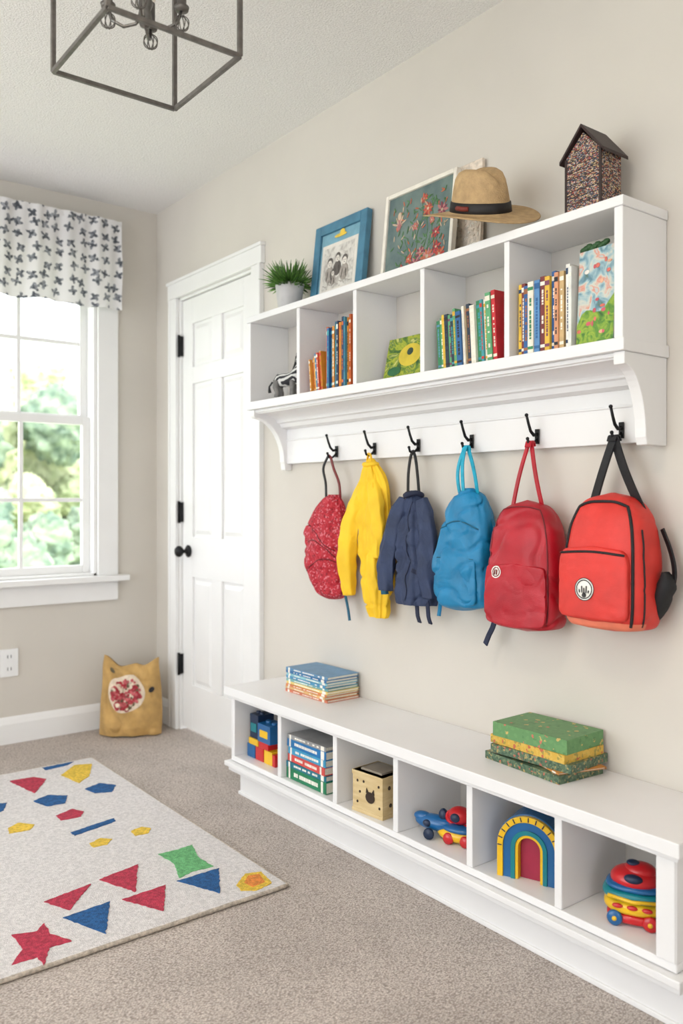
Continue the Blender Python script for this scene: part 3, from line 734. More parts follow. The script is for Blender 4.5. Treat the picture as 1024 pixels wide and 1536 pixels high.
gcov=voro_mat('green_floral_cover',[(0,(96,142,90)),(0.6,(102,148,94)),(0.90,(84,130,80)),(0.95,(196,170,100)),(0.98,(196,110,90))],120,0.5)
gdk=voro_mat('darkgreen_floral_cover',[(0,(84,108,84)),(0.4,(62,88,70)),(0.7,(116,130,98)),(0.87,(170,150,96)),(0.95,(180,100,80))],190,0.5)
ydk=voro_mat('yellow_floral_cover',[(0,(206,166,66)),(0.5,(212,176,80)),(0.8,(160,144,70)),(0.93,(190,100,70))],150,0.5)
items=[(0.245,0.15,0.018,gdk,-0.08,-0.008,0.008),(0.215,0.135,0.004,(206,140,70),-0.30,0.012,-0.018),(0.235,0.15,0.020,gdk,0.05,0.0,-0.003),(0.23,0.145,0.020,ydk,-0.02,0.0,0.004),(0.22,0.145,0.034,gcov,0.03,0.0,0.0)]
stack('stack_of_floral_books',1.668,1.335,0.39,items,seed=5)
BF=0.1463
items=[(0.215,0.15,0.036,(20,120,80),0.0,0,0),(0.21,0.15,0.018,(24,110,130),0.02,0,0.002),(0.205,0.148,0.024,(206,74,70),-0.02,0,0),(0.20,0.148,0.022,(60,150,190),0.01,0,-0.002),(0.21,0.148,0.026,(20,110,170),0.0,0,0),(0.20,0.15,0.014,(150,150,150),0.03,0,0)]
stack('stack_of_board_books',1.60,2.165,BF,items,seed=8)

# ---------------------------------------------------------------- toys
pr=pm('toy_red',(196,20,30),0.3,0.03,20,coat=0.3); pb=pm('toy_blue',(10,92,150),0.32,0.03,20,coat=0.3); py_=pm('toy_yellow',(232,184,24),0.32,0.03,20,coat=0.3); pt=pm('toy_teal',(10,120,130),0.35,0.03,20); pk_=pm('toy_dark',(20,40,70),0.4,0.03,20)
m=MB(); bxx=1.545
for (yy,zz,c,w_,h_) in [(2.525,0,pb,0.05,0.045),(2.47,0,pr,0.05,0.045),(2.415,0,py_,0.05,0.045),(2.51,0.0455,py_,0.06,0.022),(2.445,0.0455,pr,0.06,0.022),(2.38,0.0,pr,0.018,0.04)]:
    m.box((bxx,yy-w_/2,BF+zz),(bxx+0.07,yy+w_/2,BF+zz+h_),c)
m.box((bxx+0.004,2.485,BF+0.068),(bxx+0.07,2.538,BF+0.15),pk_); m.box((bxx-0.002,2.40,BF+0.068),(bxx+0.066,2.478,BF+0.13),pb)
m.box((bxx-0.003,2.415,BF+0.085),(bxx-0.001,2.465,BF+0.11),py_); m.box((bxx+0.002,2.495,BF+0.09),(bxx+0.0045,2.53,BF+0.12),pt)
for yy in (2.42,2.458): m.lathe([(0.010,0),(0.010,0.007),(0,0.007)],(bxx+0.03,yy,BF+0.13),pb,16)
for yy in (2.50,2.523): m.lathe([(0.008,0),(0.008,0.007),(0,0.007)],(bxx+0.03,yy,BF+0.15),pk_,16)
m.obj('toy_building_blocks',0.003)
wd=pm('light_wood',(214,192,146),0.55,0.06,10,col2=(198,172,124),stretch=(1,1,8)); wdk=pm('dark_hole',(50,36,26),0.8,0.05,20)
m=MB(); c0=(1.575,1.862,BF); M=T(c0)@Rm(0.1,'Z'); w=0.052; h=0.118
m.box((-w,-w*1.15,0),(w,w*1.15,h),wd,M)
m.box((-w-0.002,-w*1.15-0.002,0.0),(w+0.002,w*1.15+0.002,0.010),wd,M); m.box((-w-0.002,-w*1.15-0.002,h-0.012),(w+0.002,w*1.15+0.002,h),wd,M)
m.box((-w*0.7,-w*0.8,h),(w*0.7,w*0.8,h+0.006),pm('grey_lid',(150,140,125),0.5,0.05,30),M)
hp=[(-w-0.001,-0.012-0.018*math.cos(a),0.052+0.016*math.sin(a)) for a in [2*pi*k/20 for k in range(20)]]
m.prism(hp,(-0.0015,0,0),wdk,M)
for s_ in (-1,1): m.prism([(-w-0.001,-0.012+s_*0.017,0.062),(-w-0.001,-0.012+s_*0.006,0.066),(-w-0.001,-0.012+s_*0.014,0.078)],(-0.0015,0,0),wdk,M)
for (yy,zz) in ((0.04,0.09),(0.04,0.03),(0.03,0.06),(-0.045,0.09),(-0.048,0.03),(0.015,0.092)): m.ball((-w-0.0005,yy,zz),(0.002,0.004,0.004),wdk,M,10,6)
for (xx,zz) in ((-0.02,0.035),(0.01,0.06),(-0.025,0.085),(0.025,0.03)): m.ball((xx,-w*1.15-0.0005,zz),(0.006,0.002,0.006),wdk,M,10,6)
m.obj('wooden_activity_cube',0.004)
m=MB(); M=T((1.585,1.588,BF))@Rm(0.35,'Z')@Matrix.Scale(0.95,4)
m.ball((0,0.045,0.040),(0.026,0.062,0.022),pb,M); m.ball((0,0.083,0.050),(0.016,0.028,0.014),pb,M)
m.ball((0,-0.025,0.022),(0.036,0.062,0.022),py_,M); m.ball((-0.01,-0.03,0.040),(0.026,0.05,0.012),pb,M)
m.ball((0.0,-0.03,0.074),(0.030,0.034,0.024),pr,M); m.tube([( -0.005,-0.03+0.036*math.cos(a),0.066+0.022*math.sin(a)) for a in [2*pi*k/24 for k in range(24)]],0.006,pr,8,M,closed=True)
m.ball((-0.028,-0.028,0.075),(0.008,0.014,0.012),pk_,M)
m.ball((-0.024,0.06,0.042),(0.008,0.012,0.010),pk_,M); m.ball((0.0,0.02,0.064),(0.012,0.014,0.02),pk_,M)
for yy in (0.05,-0.06,-0.01):
    for sx in (-1,1): m.lathe([(0,-0.006),(0.014,-0.006),(0.016,0),(0.014,0.006),(0,0.006)],(0,0,0),pk_ if yy>0 else pr,18,M@T((sx*0.032,yy,0.0165))@Rm(pi/2,'Y'))
m.obj('toy_boat')
m=MB(); M=T((1.60,1.315,BF))@Rm(0.35,'Z')
def arch(r0,r1,d0,d1,mat,leg=0.07):
    n=20
    A=[(-r1,0)]+[(r1*math.cos(pi-pi*k/n),leg+r1*math.sin(pi*k/n)) for k in range(n+1)]+[(r1,0)]
    B=[(-r0,0)]+[(r0*math.cos(pi-pi*k/n),leg+r0*math.sin(pi*k/n)) for k in range(n+1)]+[(r0,0)]
    V=[];F=[]
    for (p,q) in zip(A,B):
        for (yy,zz) in (p,q):
            V.append((d0,-yy,zz)); V.append((d1,-yy,zz))
    for k in range(len(A)-1):
        a=4*k;b=a+4
        F+=[(a,b,b+2,a+2),(a+1,a+3,b+3,b+1),(a,a+1,b+1,b),(a+2,b+2,b+3,a+3)]
    e=4*(len(A)-1); F+=[(0,2,3,1),(e,e+1,e+3,e+2)]
    m.add(V,F,mat,False,M)
arch(0.064,0.078,-0.05,0.045,py_,0.075); arch(0.044,0.0645,-0.046,0.045,pb,0.075); arch(0.034,0.0445,-0.049,0.045,pt,0.075); arch(0.027,0.0345,-0.046,0.045,py_,0.075)
m.prism([(-0.03,0.0265,0.0),(-0.03,0.0265,0.075)]+[(-0.03,0.0265*math.cos(pi*k/12),0.075+0.0265*math.sin(pi*k/12)) for k in range(1,12)]+[(-0.03,-0.0265,0.075),(-0.03,-0.0265,0)],(0.06,0,0),pm('toy_plum',(150,30,60),0.5,0.05,20),M)
arch(0.0775,0.081,-0.04,0.04,pb,0.075)
for k in range(13):
    a=pi*k/12; m.tube([(-0.051,-(0.066)*math.cos(a),0.075+0.066*math.sin(a)),(-0.051,-(0.077)*math.cos(a),0.075+0.077*math.sin(a))],0.0015,pk_,6,M)
m.obj('rainbow_arch_toy',0.003)
m=MB(); M=T((1.60,1.045,BF))@Rm(0.45,'Z')
def slab(z0,z1,rx,ry,mat,n=3.2,puff=0.008,cx=0):
    R=[]
    for k in range(9):
        t=k/8; z=z0+(z1-z0)*t; g=1-(abs(2*t-1)**3)*puff/ry*1.6
        ring=[]
        for i in range(40):
            a=2*pi*i/40; c_=math.cos(a); s_=math.sin(a); e=2/n
            ring.append(Vector((cx+math.copysign(abs(c_)**e,c_)*rx*g,math.copysign(abs(s_)**e,s_)*ry*g,z)))
        R.append(ring)
    m.rings(R,mat,True,M)
slab(0.003,0.026,0.046,0.058,pr,2.6); slab(0.024,0.052,0.050,0.064,py_,2.6); slab(0.050,0.072,0.050,0.067,pt,2.6); slab(0.070,0.084,0.046,0.060,pb,2.6)
m.ball((0,0.0,0.088),(0.042,0.052,0.028),pr,M); m.ball((0,-0.010,0.108),(0.028,0.034,0.016),pr,M)
m.ball((-0.032,0.0,0.098),(0.012,0.020,0.010),pk_,M); m.ball((-0.004,0.004,0.122),(0.012,0.014,0.006),pk_,M)
for sx in (-1,1):
    for yy in (-0.036,0.036):
        m.lathe([(0,-0.005),(0.013,-0.005),(0.016,-0.002),(0.016,0.002),(0.013,0.005),(0,0.005)],(0,0,0),pb if yy>0 else pr,20,M@T((sx*0.046,yy,0.0163))@Rm(pi/2,'Y'))
        m.lathe([(0,-0.0065),(0.005,-0.0065),(0.005,0.0065),(0,0.0065)],(0,0,0),py_,14,M@T((sx*0.046,yy,0.0163))@Rm(pi/2,'Y'))
for yy in (-0.03,0.0,0.03): m.ball((-0.049,yy,0.044),(0.005,0.011,0.005),pr,M)
m.tube([(-0.047,-0.05,0.062),(-0.052,0,0.058),(-0.047,0.05,0.062)],0.004,py_,8,M)
m.obj('toy_car')
zm=bpy.data.materials.new('zebra_stripes'); zm.use_nodes=True
nt=zm.node_tree; n=nt.nodes; tc=n.new('ShaderNodeTexCoord'); wv=n.new('ShaderNodeTexWave'); wv.inputs['Scale'].default_value=28; wv.inputs['Distortion'].default_value=5; wv.bands_direction='DIAGONAL'
nt.links.new(tc.outputs['Object'],wv.inputs['Vector']); cr=n.new('ShaderNodeValToRGB'); cr.color_ramp.elements[0].position=0.45; cr.color_ramp.elements[1].position=0.55
cr.color_ramp.elements[0].color=lin((45,45,50)); cr.color_ramp.elements[1].color=lin((215,215,212)); nt.links.new(wv.outputs['Fac'],cr.inputs['Fac']); nt.links.new(cr.outputs[0],n['Principled BSDF'].inputs['Base Color']); n['Principled BSDF'].inputs['Roughness'].default_value=0.8
gz=pm('grey_plush',(120,118,116),0.8,0.1,60); kz=pm('black_plush',(35,35,38),0.8,0.1,60)
m=MB(); M=T((1.625,2.412,zf))@Rm(0.5,'Z')@Matrix.Scale(1.05,4)
m.tube([(0,0.045,0.050),(0,0.03,0.060),(0,0,0.060),(0,-0.025,0.065),(0,-0.042,0.09),(0,-0.05,0.11)],[0.014,0.024,0.023,0.024,0.018,0.014],zm,16,M)
m.tube([(0,-0.04,0.118),(-0.008,-0.055,0.118),(-0.014,-0.075,0.108),(-0.018,-0.086,0.102)],[0.014,0.018,0.013,0.009],zm,14,M)
m.ball((-0.019,-0.088,0.101),(0.009,0.009,0.009),kz,M)
for s_ in (-1,1):
    m.ball((s_*0.012,-0.042,0.138),(0.004,0.006,0.012),kz,M,10,8)
    m.tube([(s_*0.013,0.034,0.055),(s_*0.015,0.038,0.034),(s_*0.015,0.032,0.018),(s_*0.015,0.034,0.002)],[0.014,0.010,0.008,0.009],gz,10,M)
    m.tube([(s_*0.012,-0.022,0.055),(s_*0.014,-0.022,0.03),(s_*0.014,-0.022,0.002)],[0.011,0.008,0.009],gz,10,M)
m.tube([(0,0.058,0.055),(0,0.07,0.04),(0,0.068,0.02)],[0.003,0.003,0.006],kz,8,M)
m.tube([(0,-0.02,0.09),(0,-0.03,0.11),(0,-0.034,0.135)],[0.005,0.007,0.006],kz,8,M)
m.obj('toy_zebra')

# ---------------------------------------------------------------- top of shelf
TZ=SZ1+0.0004
plant=empty('potted_plant'); px_,pyy=1.655,2.447
m=MB(); pot=pm('grey_ceramic_pot',(186,184,184),0.45,0.03,30)
m.lathe([(0,0.0),(0.036,0.0),(0.039,0.004),(0.050,0.088),(0.052,0.095),(0.047,0.095),(0.045,0.085),(0,0.083)],(px_,pyy,TZ),pot,36)
m.obj('pot',0,plant)
m=MB(); lg=pm('leaf_green',(92,138,56),0.6,0.18,40); lg2=pm('leaf_green_dark',(56,98,38),0.6,0.18,40)
rnd=random.Random(4)
for k in range(520):
    a=rnd.uniform(0,2*pi); el=rnd.uniform(0.15,1.5); L_=rnd.uniform(0.05,0.108)*(0.8+0.3*math.sin(el))
    b0=Vector((px_,pyy,TZ+0.086))+Vector((math.cos(a),math.sin(a),0))*rnd.uniform(0,0.035)
    pts=[];d=Vector((math.cos(a)*math.cos(el),math.sin(a)*math.cos(el),math.sin(el)))
    for q in range(5):
        t=q/4; pts.append(b0+d*L_*t+Vector((0,0,-0.02*t*t)))
    if any(p.y<2.402 and p.x>1.688 for p in pts): continue
    pts=[Vector((min(p.x,W-0.004),p.y,p.z)) for p in pts]
    m.tube(pts,[0.0012,0.0024,0.0026,0.0020,0.0005],rnd.choice([lg,lg,lg2]),4,None,0.35)
m.obj('foliage',0,plant)
bf=pm('blue_frame_paint',(70,122,148),0.5,0.06,30); bf2=pm('mat_blue',(120,166,184),0.6,0.04,30); ppr=pm('photo_paper',(222,216,206),0.6,0.03,30); ink=pm('sketch_ink',(96,90,86),0.7,0.1,60); ink2=pm('sketch_light',(160,152,144),0.7,0.1,60)
fr=empty('framed_family_picture'); m=MB(); w,h=0.285,0.290; M=T((1.698,2.250,TZ+0.003))@Rm(0.11,'Y')
def frame(m,w,h,fw,th,mat,M,back):
    m.box((0,-w/2,0),(th,-w/2+fw,h),mat,M); m.box((0,w/2-fw,0),(th,w/2,h),mat,M)
    m.box((0,-w/2+fw,0),(th,w/2-fw,fw),mat,M); m.box((0,-w/2+fw,h-fw),(th,w/2-fw,h),mat,M)
    m.box((th*0.35,-w/2+fw,fw),(th*0.9,w/2-fw,h-fw),back,M)
frame(m,w,h,0.034,0.022,bf,M,bf2)
m.obj('frame',0.002,fr)
m=MB()
def flat(yc,zc,ry,rz,mat,M,x=0.0068,t=0.0008,n=20,ang=0):
    pts=[]
    for k in range(n):
        a=2*pi*k/n; yy=ry*math.cos(a); zz=rz*math.sin(a)
        pts.append((x,yc+yy*math.cos(ang)-zz*math.sin(ang),zc+yy*math.sin(ang)+zz*math.cos(ang)))
    m.prism(pts,(-t,0,0),mat,M)
m.box((0.0068,-0.098,0.045),(0.0076,0.098,0.215),ppr,M)
m.box((0.0060,-0.082,0.056),(0.0069,0.084,0.202),ramp_mat('sketch_wash',[(0.35,(176,170,162)),(0.5,(208,204,196)),(0.65,(222,218,210))],40,0.7,5,1),M)
for yc,zc,s_ in ((0.046,0.146,0.8),(0.004,0.158,0.72),(-0.036,0.142,0.8),(0.024,0.11,0.5)):
    flat(yc,zc-0.050*s_,0.030*s_,0.036*s_,ink2 if s_!=0.72 else ink,M,0.0058); flat(yc,zc+0.005,0.0185*s_,0.018*s_,ink,M,0.0056); flat(yc,zc-0.003,0.0145*s_,0.016*s_,ppr,M,0.0050)
    for q in (-1,1):
        flat(yc+q*0.005*s_,zc-0.001,0.0017,0.0015,ink,M,0.0043,0.0005,8); flat(yc+q*0.013*s_,zc-0.055*s_,0.002,0.020*s_,ink,M,0.0050,ang=q*0.15)
    flat(yc,zc-0.010*s_,0.004*s_,0.0012,ink,M,0.0043,0.0005,8)
for k in range(14): flat(-0.07+0.011*k,0.066+0.004*(k%3),0.006,0.0015,ink2,M,0.0052,0.0005,8,0.4*(k%4))
yy_=pm('yellow_deco',(230,196,72),0.5,0.05,30)
flat(-0.0,0.236,0.034,0.006,yy_,M,0.0058); flat(-0.01,0.243,0.014,0.012,yy_,M,0.0056)
m.obj('picture',0,fr)
wf=pm('white_frame',(232,226,214),0.5,0.03,30); art=pm('artwork_teal',(84,104,106),0.6,0.12,14,col2=(112,130,124)); cream=pm('cream_panel',(222,208,192),0.7,0.08,70,0.4,120)
fr=empty('framed_floral_artwork'); m=MB(); M=T((1.672,1.828,TZ+0.003))@Rm(0.10,'Y'); w,h=0.305,0.278
frame(m,w,h,0.013,0.018,wf,M,art); m.obj('frame',0.002,fr)
m=MB(); rnd=random.Random(12)
cols=[pm('petal_red',(176,66,58),0.6,0.1,60),pm('petal_orange',(188,106,76),0.6,0.1,60),pm('petal_pink',(180,116,116),0.6,0.1,60),pm('petal_plum',(126,62,76),0.6,0.1,60)]
gr=pm('stem_green',(80,120,76),0.6,0.1,60); skin=pm('art_light',(190,168,144),0.6,0.1,60)
stems=[(-0.03,0.015,-0.04,0.19),(0.0,0.015,0.01,0.15),(-0.06,0.015,-0.10,0.17),(0.03,0.015,0.05,0.12),(-0.03,0.05,-0.08,0.11),(0.0,0.1,-0.02,0.22),(-0.05,0.02,-0.06,0.23),(0.0,0.02,0.08,0.09)]
for a,b,c,d in stems:
    m.ribbon([(0.006,a+(c-a)*k/8+0.006*math.sin(k),b+(d-b)*k/8) for k in range(9)],(0,1,0),0.0022,0.0008,gr,M)
fl=[(-0.04,0.19,0.022),(0.01,0.15,0.014),(-0.10,0.17,0.022),(-0.08,0.11,0.018),(-0.02,0.225,0.014),(-0.05,0.045,0.028),(0.0,0.035,0.024),(0.06,0.03,0.016),(-0.10,0.04,0.022),(-0.06,0.15,0.013),(-0.02,0.065,0.018),(-0.085,0.065,0.018),(0.03,0.055,0.015)]
for i,(yc,zc,r) in enumerate(fl):
    for k in range(10):
        a=2*pi*k/10+i; c=cols[(i+k%2)%4]; rr=r*(0.75+0.35*rnd.random())
        flat(yc+rr*0.6*math.cos(a),zc+rr*0.6*math.sin(a),rr*0.5,rr*0.19,c,M,0.0056-0.00008*k,0.0006,8,a)
    flat(yc,zc,r*0.2,r*0.2,skin,M,0.0046)
for k in range(130):
    flat(rnd.uniform(-0.12,0.12),rnd.uniform(0.02,0.24),0.009,0.0024,rnd.choice([gr,gr,gr,skin,cols[1]]),M,0.0052,0.0005,8,rnd.uniform(0,3))
flat(0.085,0.20,0.009,0.012,skin,M,0.005); flat(0.085,0.175,0.010,0.020,cols[2],M,0.0052)
for a in (-0.5,0.5,1.2,-1.2): flat(0.085+0.02*math.sin(a),0.17+0.02*math.cos(a),0.003,0.014,skin,M,0.0048,0.0005,8,-a)
m.obj('painting',0,fr)
m=MB(); M=T((1.727,1.70,TZ+0.003))@Rm(0.04,'Y')
m.box((0,-0.085,0),(0.012,0.13,0.292),cream,M)
cr3=pm('cream_relief',(206,190,172),0.7,0.08,60)
rnd=random.Random(3)
for k in range(110):
    flat(rnd.uniform(-0.08,0.02),rnd.uniform(0.01,0.28),rnd.uniform(0.003,0.007),rnd.uniform(0.0015,0.003),rnd.choice([cr3,wf]),M,0.0,0.002,8,rnd.uniform(0,3))
m.obj('cream_canvas',0.001)
straw=pm('straw_felt',(184,154,112),0.8,0.06,50,0.3,260); band=pm('hat_band',(24,20,22),0.6,0.05,40)
m=MB(); M=T((1.612,1.505,TZ+0.083))@Rm(-0.10,'X')@Matrix.Rotation(0.52,4,Vector((0.80,-0.60,0)))@Rm(pi/2,'Z')
def hatfn(p):
    r=math.hypot(p.x,p.y); q=Vector(p)
    q.y*=0.80
    if r<0.095 and p.z>0.02:
        k=min(1,(p.z-0.02)/0.07)
        q.z-=0.024*k*math.exp(-(q.y/0.022)**2)*(1 if p.z>0.07 else 0.3)
        if p.x<0: q.y*=1-0.22*k*min(1,-p.x/0.06)
    if r>0.085:
        t=(r-0.085)/0.08; q.z+=0.006*t*(abs(p.y)/r)**2-0.012*t*(abs(p.x)/r)**2
    return q
prof=[(0.0,-0.001),(0.07,-0.001),(0.085,-0.0015),(0.13,-0.002),(0.162,-0.0015),(0.165,0.0),(0.162,0.0018),(0.13,0.0015),(0.10,0.0018),(0.088,0.004),(0.084,0.012),(0.081,0.035),(0.077,0.06),(0.072,0.085),(0.063,0.101),(0.049,0.110),(0.032,0.113),(0.015,0.114),(0,0.114)]
m.lathe(prof,(0,0,0),straw,64,M,True,hatfn)
m.lathe([(0.0862,0.005),(0.0875,0.006),(0.0845,0.030),(0.081,0.031)],(0,0,0),band,64,M,True,hatfn)
m.tube([(-0.02,0.066,0.018),(0.0,0.0715,0.018),(0.02,0.066,0.018)],0.006,pm('band_deco',(130,50,40),0.6,0.1,60),8,M)
m.obj('straw_fedora_hat')
tw=voro_mat('woven_tweed',[(0,(46,40,42)),(0.3,(160,70,54)),(0.42,(66,58,60)),(0.55,(196,170,124)),(0.68,(84,94,114)),(0.80,(190,174,166)),(0.93,(36,30,32))],300,0.7,stretch=(1,1,2.2))
rf=pm('dark_brown_roof',(48,31,29),0.55,0.12,30)
m=MB(); M=T((1.665,1.198,TZ)); wy,wxx,hw,hr=0.047,0.040,0.142,0.198
pts=[(-wxx,wy,0),(-wxx,-wy,0),(-wxx,-wy,hw),(-wxx,0,hr-0.008),(-wxx,wy,hw)]
m.prism(pts,(2*wxx,0,0),tw,M)
for s_ in (-1,1):
    sl=(hr-hw)/wy; ov=0.013
    b=(s_*(wy+ov),hr+0.002-sl*(wy+ov)); nz_=0.008
    m.prism([(-wxx-0.009,0,hr+0.002),(-wxx-0.009,b[0],b[1]),(-wxx-0.009,b[0],b[1]+nz_),(-wxx-0.009,0,hr+0.002+nz_)],(2*wxx+0.018,0,0),rf,M)
for (yy) in (-wy,wy): m.box((-wxx-0.002,yy-0.003,0),(-wxx+0.003,yy+0.003,hw-0.002),rf,M)
m.box((-wxx-0.003,-wy-0.003,0),(wxx+0.003,wy+0.003,0.007),rf,M)
for k in range(1,9): m.box((-wxx-0.0012,-wy,0.015*k),(-wxx+0.001,wy,0.015*k+0.0016),rf,M)
m.obj('decorative_birdhouse',0.001)

# ---------------------------------------------------------------- lantern pendant
lan=empty('lantern_pendant_light'); m=MB(); lx0,lx1,ly0,ly1,lz0,lz1=0.622,0.912,1.535,1.838,1.98,2.30; q=0.0048
for x in (lx0,lx1):
    for y in (ly0,ly1): m.box((x-q,y-q,lz0),(x+q,y+q,lz1),lampm)
for z in (lz0,lz1):
    for x in (lx0,lx1): m.box((x-q*0.95,ly0,z-q),(x+q*0.95,ly1,z+q),lampm)
    for y in (ly0,ly1): m.box((lx0,y-q*0.95,z-q*0.98),(lx1,y+q*0.95,z+q*0.98),lampm)
cx,cy=(lx0+lx1)/2,(ly0+ly1)/2
m.box((lx0,cy-q,lz1-q),(lx1,cy+q,lz1+q),lampm); m.box((cx-q,ly0,lz1-q*0.9),(cx+q,ly1,lz1+q*0.9),lampm)
m.obj('lantern_cage',0.001,lan)
m=MB(); m.tube([(cx,cy,2.10),(cx,cy,CZ-0.01)],0.006,lampm,12); m.lathe([(0,CZ-0.03),(0.05,CZ-0.028),(0.06,CZ-0.012),(0.06,CZ-0.001),(0,CZ-0.001)],(cx,cy,0),lampm,32)
m.lathe([(0,2.055),(0.010,2.06),(0.016,2.075),(0.012,2.095),(0.018,2.11),(0.010,2.13),(0.006,2.14)],(cx,cy,0),steel_m,24)
bulb=pm('bulb_glass_frosted',(235,228,215),0.15,0.02,10)
for k in range(4):
    a=pi/4+k*pi/2+0.2; dx_,dy_=math.cos(a),math.sin(a)
    pts=[(cx+dx_*r,cy+dy_*r,z) for r,z in ((0,2.09),(0.02,2.065),(0.045,2.058),(0.068,2.07),(0.078,2.10))]
    m.tube(pts,0.0036,steel_m,10)
    m.lathe([(0,2.095),(0.014,2.097),(0.016,2.105),(0.010,2.108),(0.010,2.155),(0,2.155)],(cx+dx_*0.078,cy+dy_*0.078,0),lampm,18)
    m.lathe([(0.008,2.155),(0.013,2.17),(0.014,2.18),(0.008,2.205),(0.002,2.222),(0,2.223)],(cx+dx_*0.078,cy+dy_*0.078,0),bulb,16)
    bc=Vector((cx+dx_*0.078,cy+dy_*0.078,2.070))
    for j in range(4):
        b=j*pi/4; ring=[bc+Vector((0.016*math.cos(t)*math.cos(b),0.016*math.cos(t)*math.sin(b),0.016*math.sin(t))) for t in [2*pi*i/20 for i in range(20)]]
        m.tube(ring,0.0012,lampm,6,closed=True)
m.obj('candle_cluster',0,lan)

# ---------------------------------------------------------------- rug
rug=empty('area_rug')
rugm=pm('rug_offwhite',(222,218,217),0.95,0.06,120,0.6,320)
m=MB(); rx0,rx1,ry0,ry1=-0.35,1.268,1.885,3.29
m.box((rx0,ry0,0.001),(rx1,ry1,0.012),rugm)
m.obj('rug_base',0.004,rug)
m=MB(); bm_=pm('rug_binding',(192,180,166),0.95,0.12,120,0.6,300)
per=[]
for a,b in (((rx0,ry0),(rx1,ry0)),((rx1,ry0),(rx1,ry1)),((rx1,ry1),(rx0,ry1)),((rx0,ry1),(rx0,ry0))):
    n_=int(math.dist(a,b)/0.02)
    for k in range(n_): per.append((a[0]+(b[0]-a[0])*k/n_+random.uniform(-.001,.001),a[1]+(b[1]-a[1])*k/n_+random.uniform(-.001,.001),0.0065))
m.tube(per,0.0055,bm_,8,closed=True)
m.obj('rug_binding',0,rug)
RC={'b':pm('rug_blue',(30,88,144),0.95,0.14,110,0.6,300),'r':pm('rug_red',(182,52,76),0.95,0.14,110,0.6,300),'y':pm('rug_yellow',(228,192,70),0.95,0.1,110,0.6,300),'g':pm('rug_green',(108,180,120),0.95,0.12,110,0.6,300),'o':pm('rug_orange',(228,140,62),0.95,0.1,110,0.6,300)}
SH=[('b',[(1.064,3.272),(1.189,3.275),(1.154,3.245),(1.067,3.235)]),('r',[(0.919,3.191),(1.003,3.183),(1.035,3.13),(0.952,3.006)]),('y',[(1.093,3.142),(1.176,3.229),(1.235,3.203),(1.174,3.07),(1.113,3.015)]),
('b',[(1.107,2.939),(1.174,2.967),(1.212,2.911),(1.173,2.853),(1.119,2.877)]),('b',[(0.923,2.929),(0.982,2.958),(1.034,2.91),(1.003,2.844),(0.943,2.851)]),('r',[(0.939,2.748),(1.002,2.775),(1.023,2.728),(1.002,2.692),(0.939,2.698)]),
('y',[(.783,2.734),(.822,2.76),(.86,2.715),(.835,2.68),(.775,2.69)]),('b',[(.802,2.983),(.845,2.966),(.817,2.903),(.783,2.883)]),('b',[(.928,2.582),(1.079,2.612),(1.076,2.585),(.929,2.550)]),
('y',[(.942,2.464),(.983,2.482),(1.009,2.455),(.981,2.427),(.942,2.432)]),('y',[(1.08,2.479),(1.12,2.489),(1.14,2.459),(1.116,2.431),(1.076,2.436)]),
('g',[(1.073,2.266),(1.131,2.262),(1.182,2.267),(1.155,2.18),(1.160,2.097),(1.10,2.105),(1.050,2.090),(1.082,2.181)]),('b',[(1.039,2.077),(1.166,2.077),(1.095,1.945)]),
('y',[(1.153,1.958),(1.208,2.003),(1.249,1.986),(1.234,1.911),(1.18,1.899),(1.146,1.921)]),('r',[(.873,2.214),(.998,2.24),(.923,2.088)]),('r',[(.714,2.179),(.848,2.203),(.749,2.094)]),
('r',[(.877,2.067),(1.002,2.074),(.936,1.946)]),('b',[(.724,2.066),(.848,2.076),(.777,1.929)]),
('r',[(.599,2.058),(.651,2.038),(.678,2.069),(.673,2.006),(.702,1.945),(.650,1.948),(.617,1.883),(.615,1.924),(.560,1.926),(.600,1.979)]),
('y',[(.40,2.60),(.48,2.62),(.47,2.55),(.39,2.54)]),('r',[(.30,2.05),(.42,2.06),(.35,1.95)]),('g',[(.62,3.1),(.70,3.12),(.74,3.0),(.64,2.98)]),('b',[(.2,2.8),(.32,2.84),(.28,2.7)]),('r',[(.05,3.0),(.15,3.03),(.12,2.9)]),('y',[(.1,2.3),(.2,2.33),(.22,2.2),(.11,2.19)])]
m=MB(); rnd=random.Random(2)
for c,P in SH:
    q_=[];n_=len(P)
    for i in range(n_):
        a=P[i];b=P[(i+1)%n_]; L_=math.dist(a,b); kk=max(2,int(L_/0.008))
        for k in range(kk):
            q_.append((a[0]+(b[0]-a[0])*k/kk+rnd.uniform(-.0018,.0018),a[1]+(b[1]-a[1])*k/kk+rnd.uniform(-.0018,.0018),0.0118))
    m.prism(q_,(0,0,0.0022),RC[c])
m.prism([(1.175,1.955,0.0138),(1.205,1.985,0.0138),(1.235,1.975,0.0138),(1.222,1.925,0.0138),(1.18,1.92,0.0138)],(0,0,0.0012),RC['o'])
m.obj('rug_shapes',0,rug)

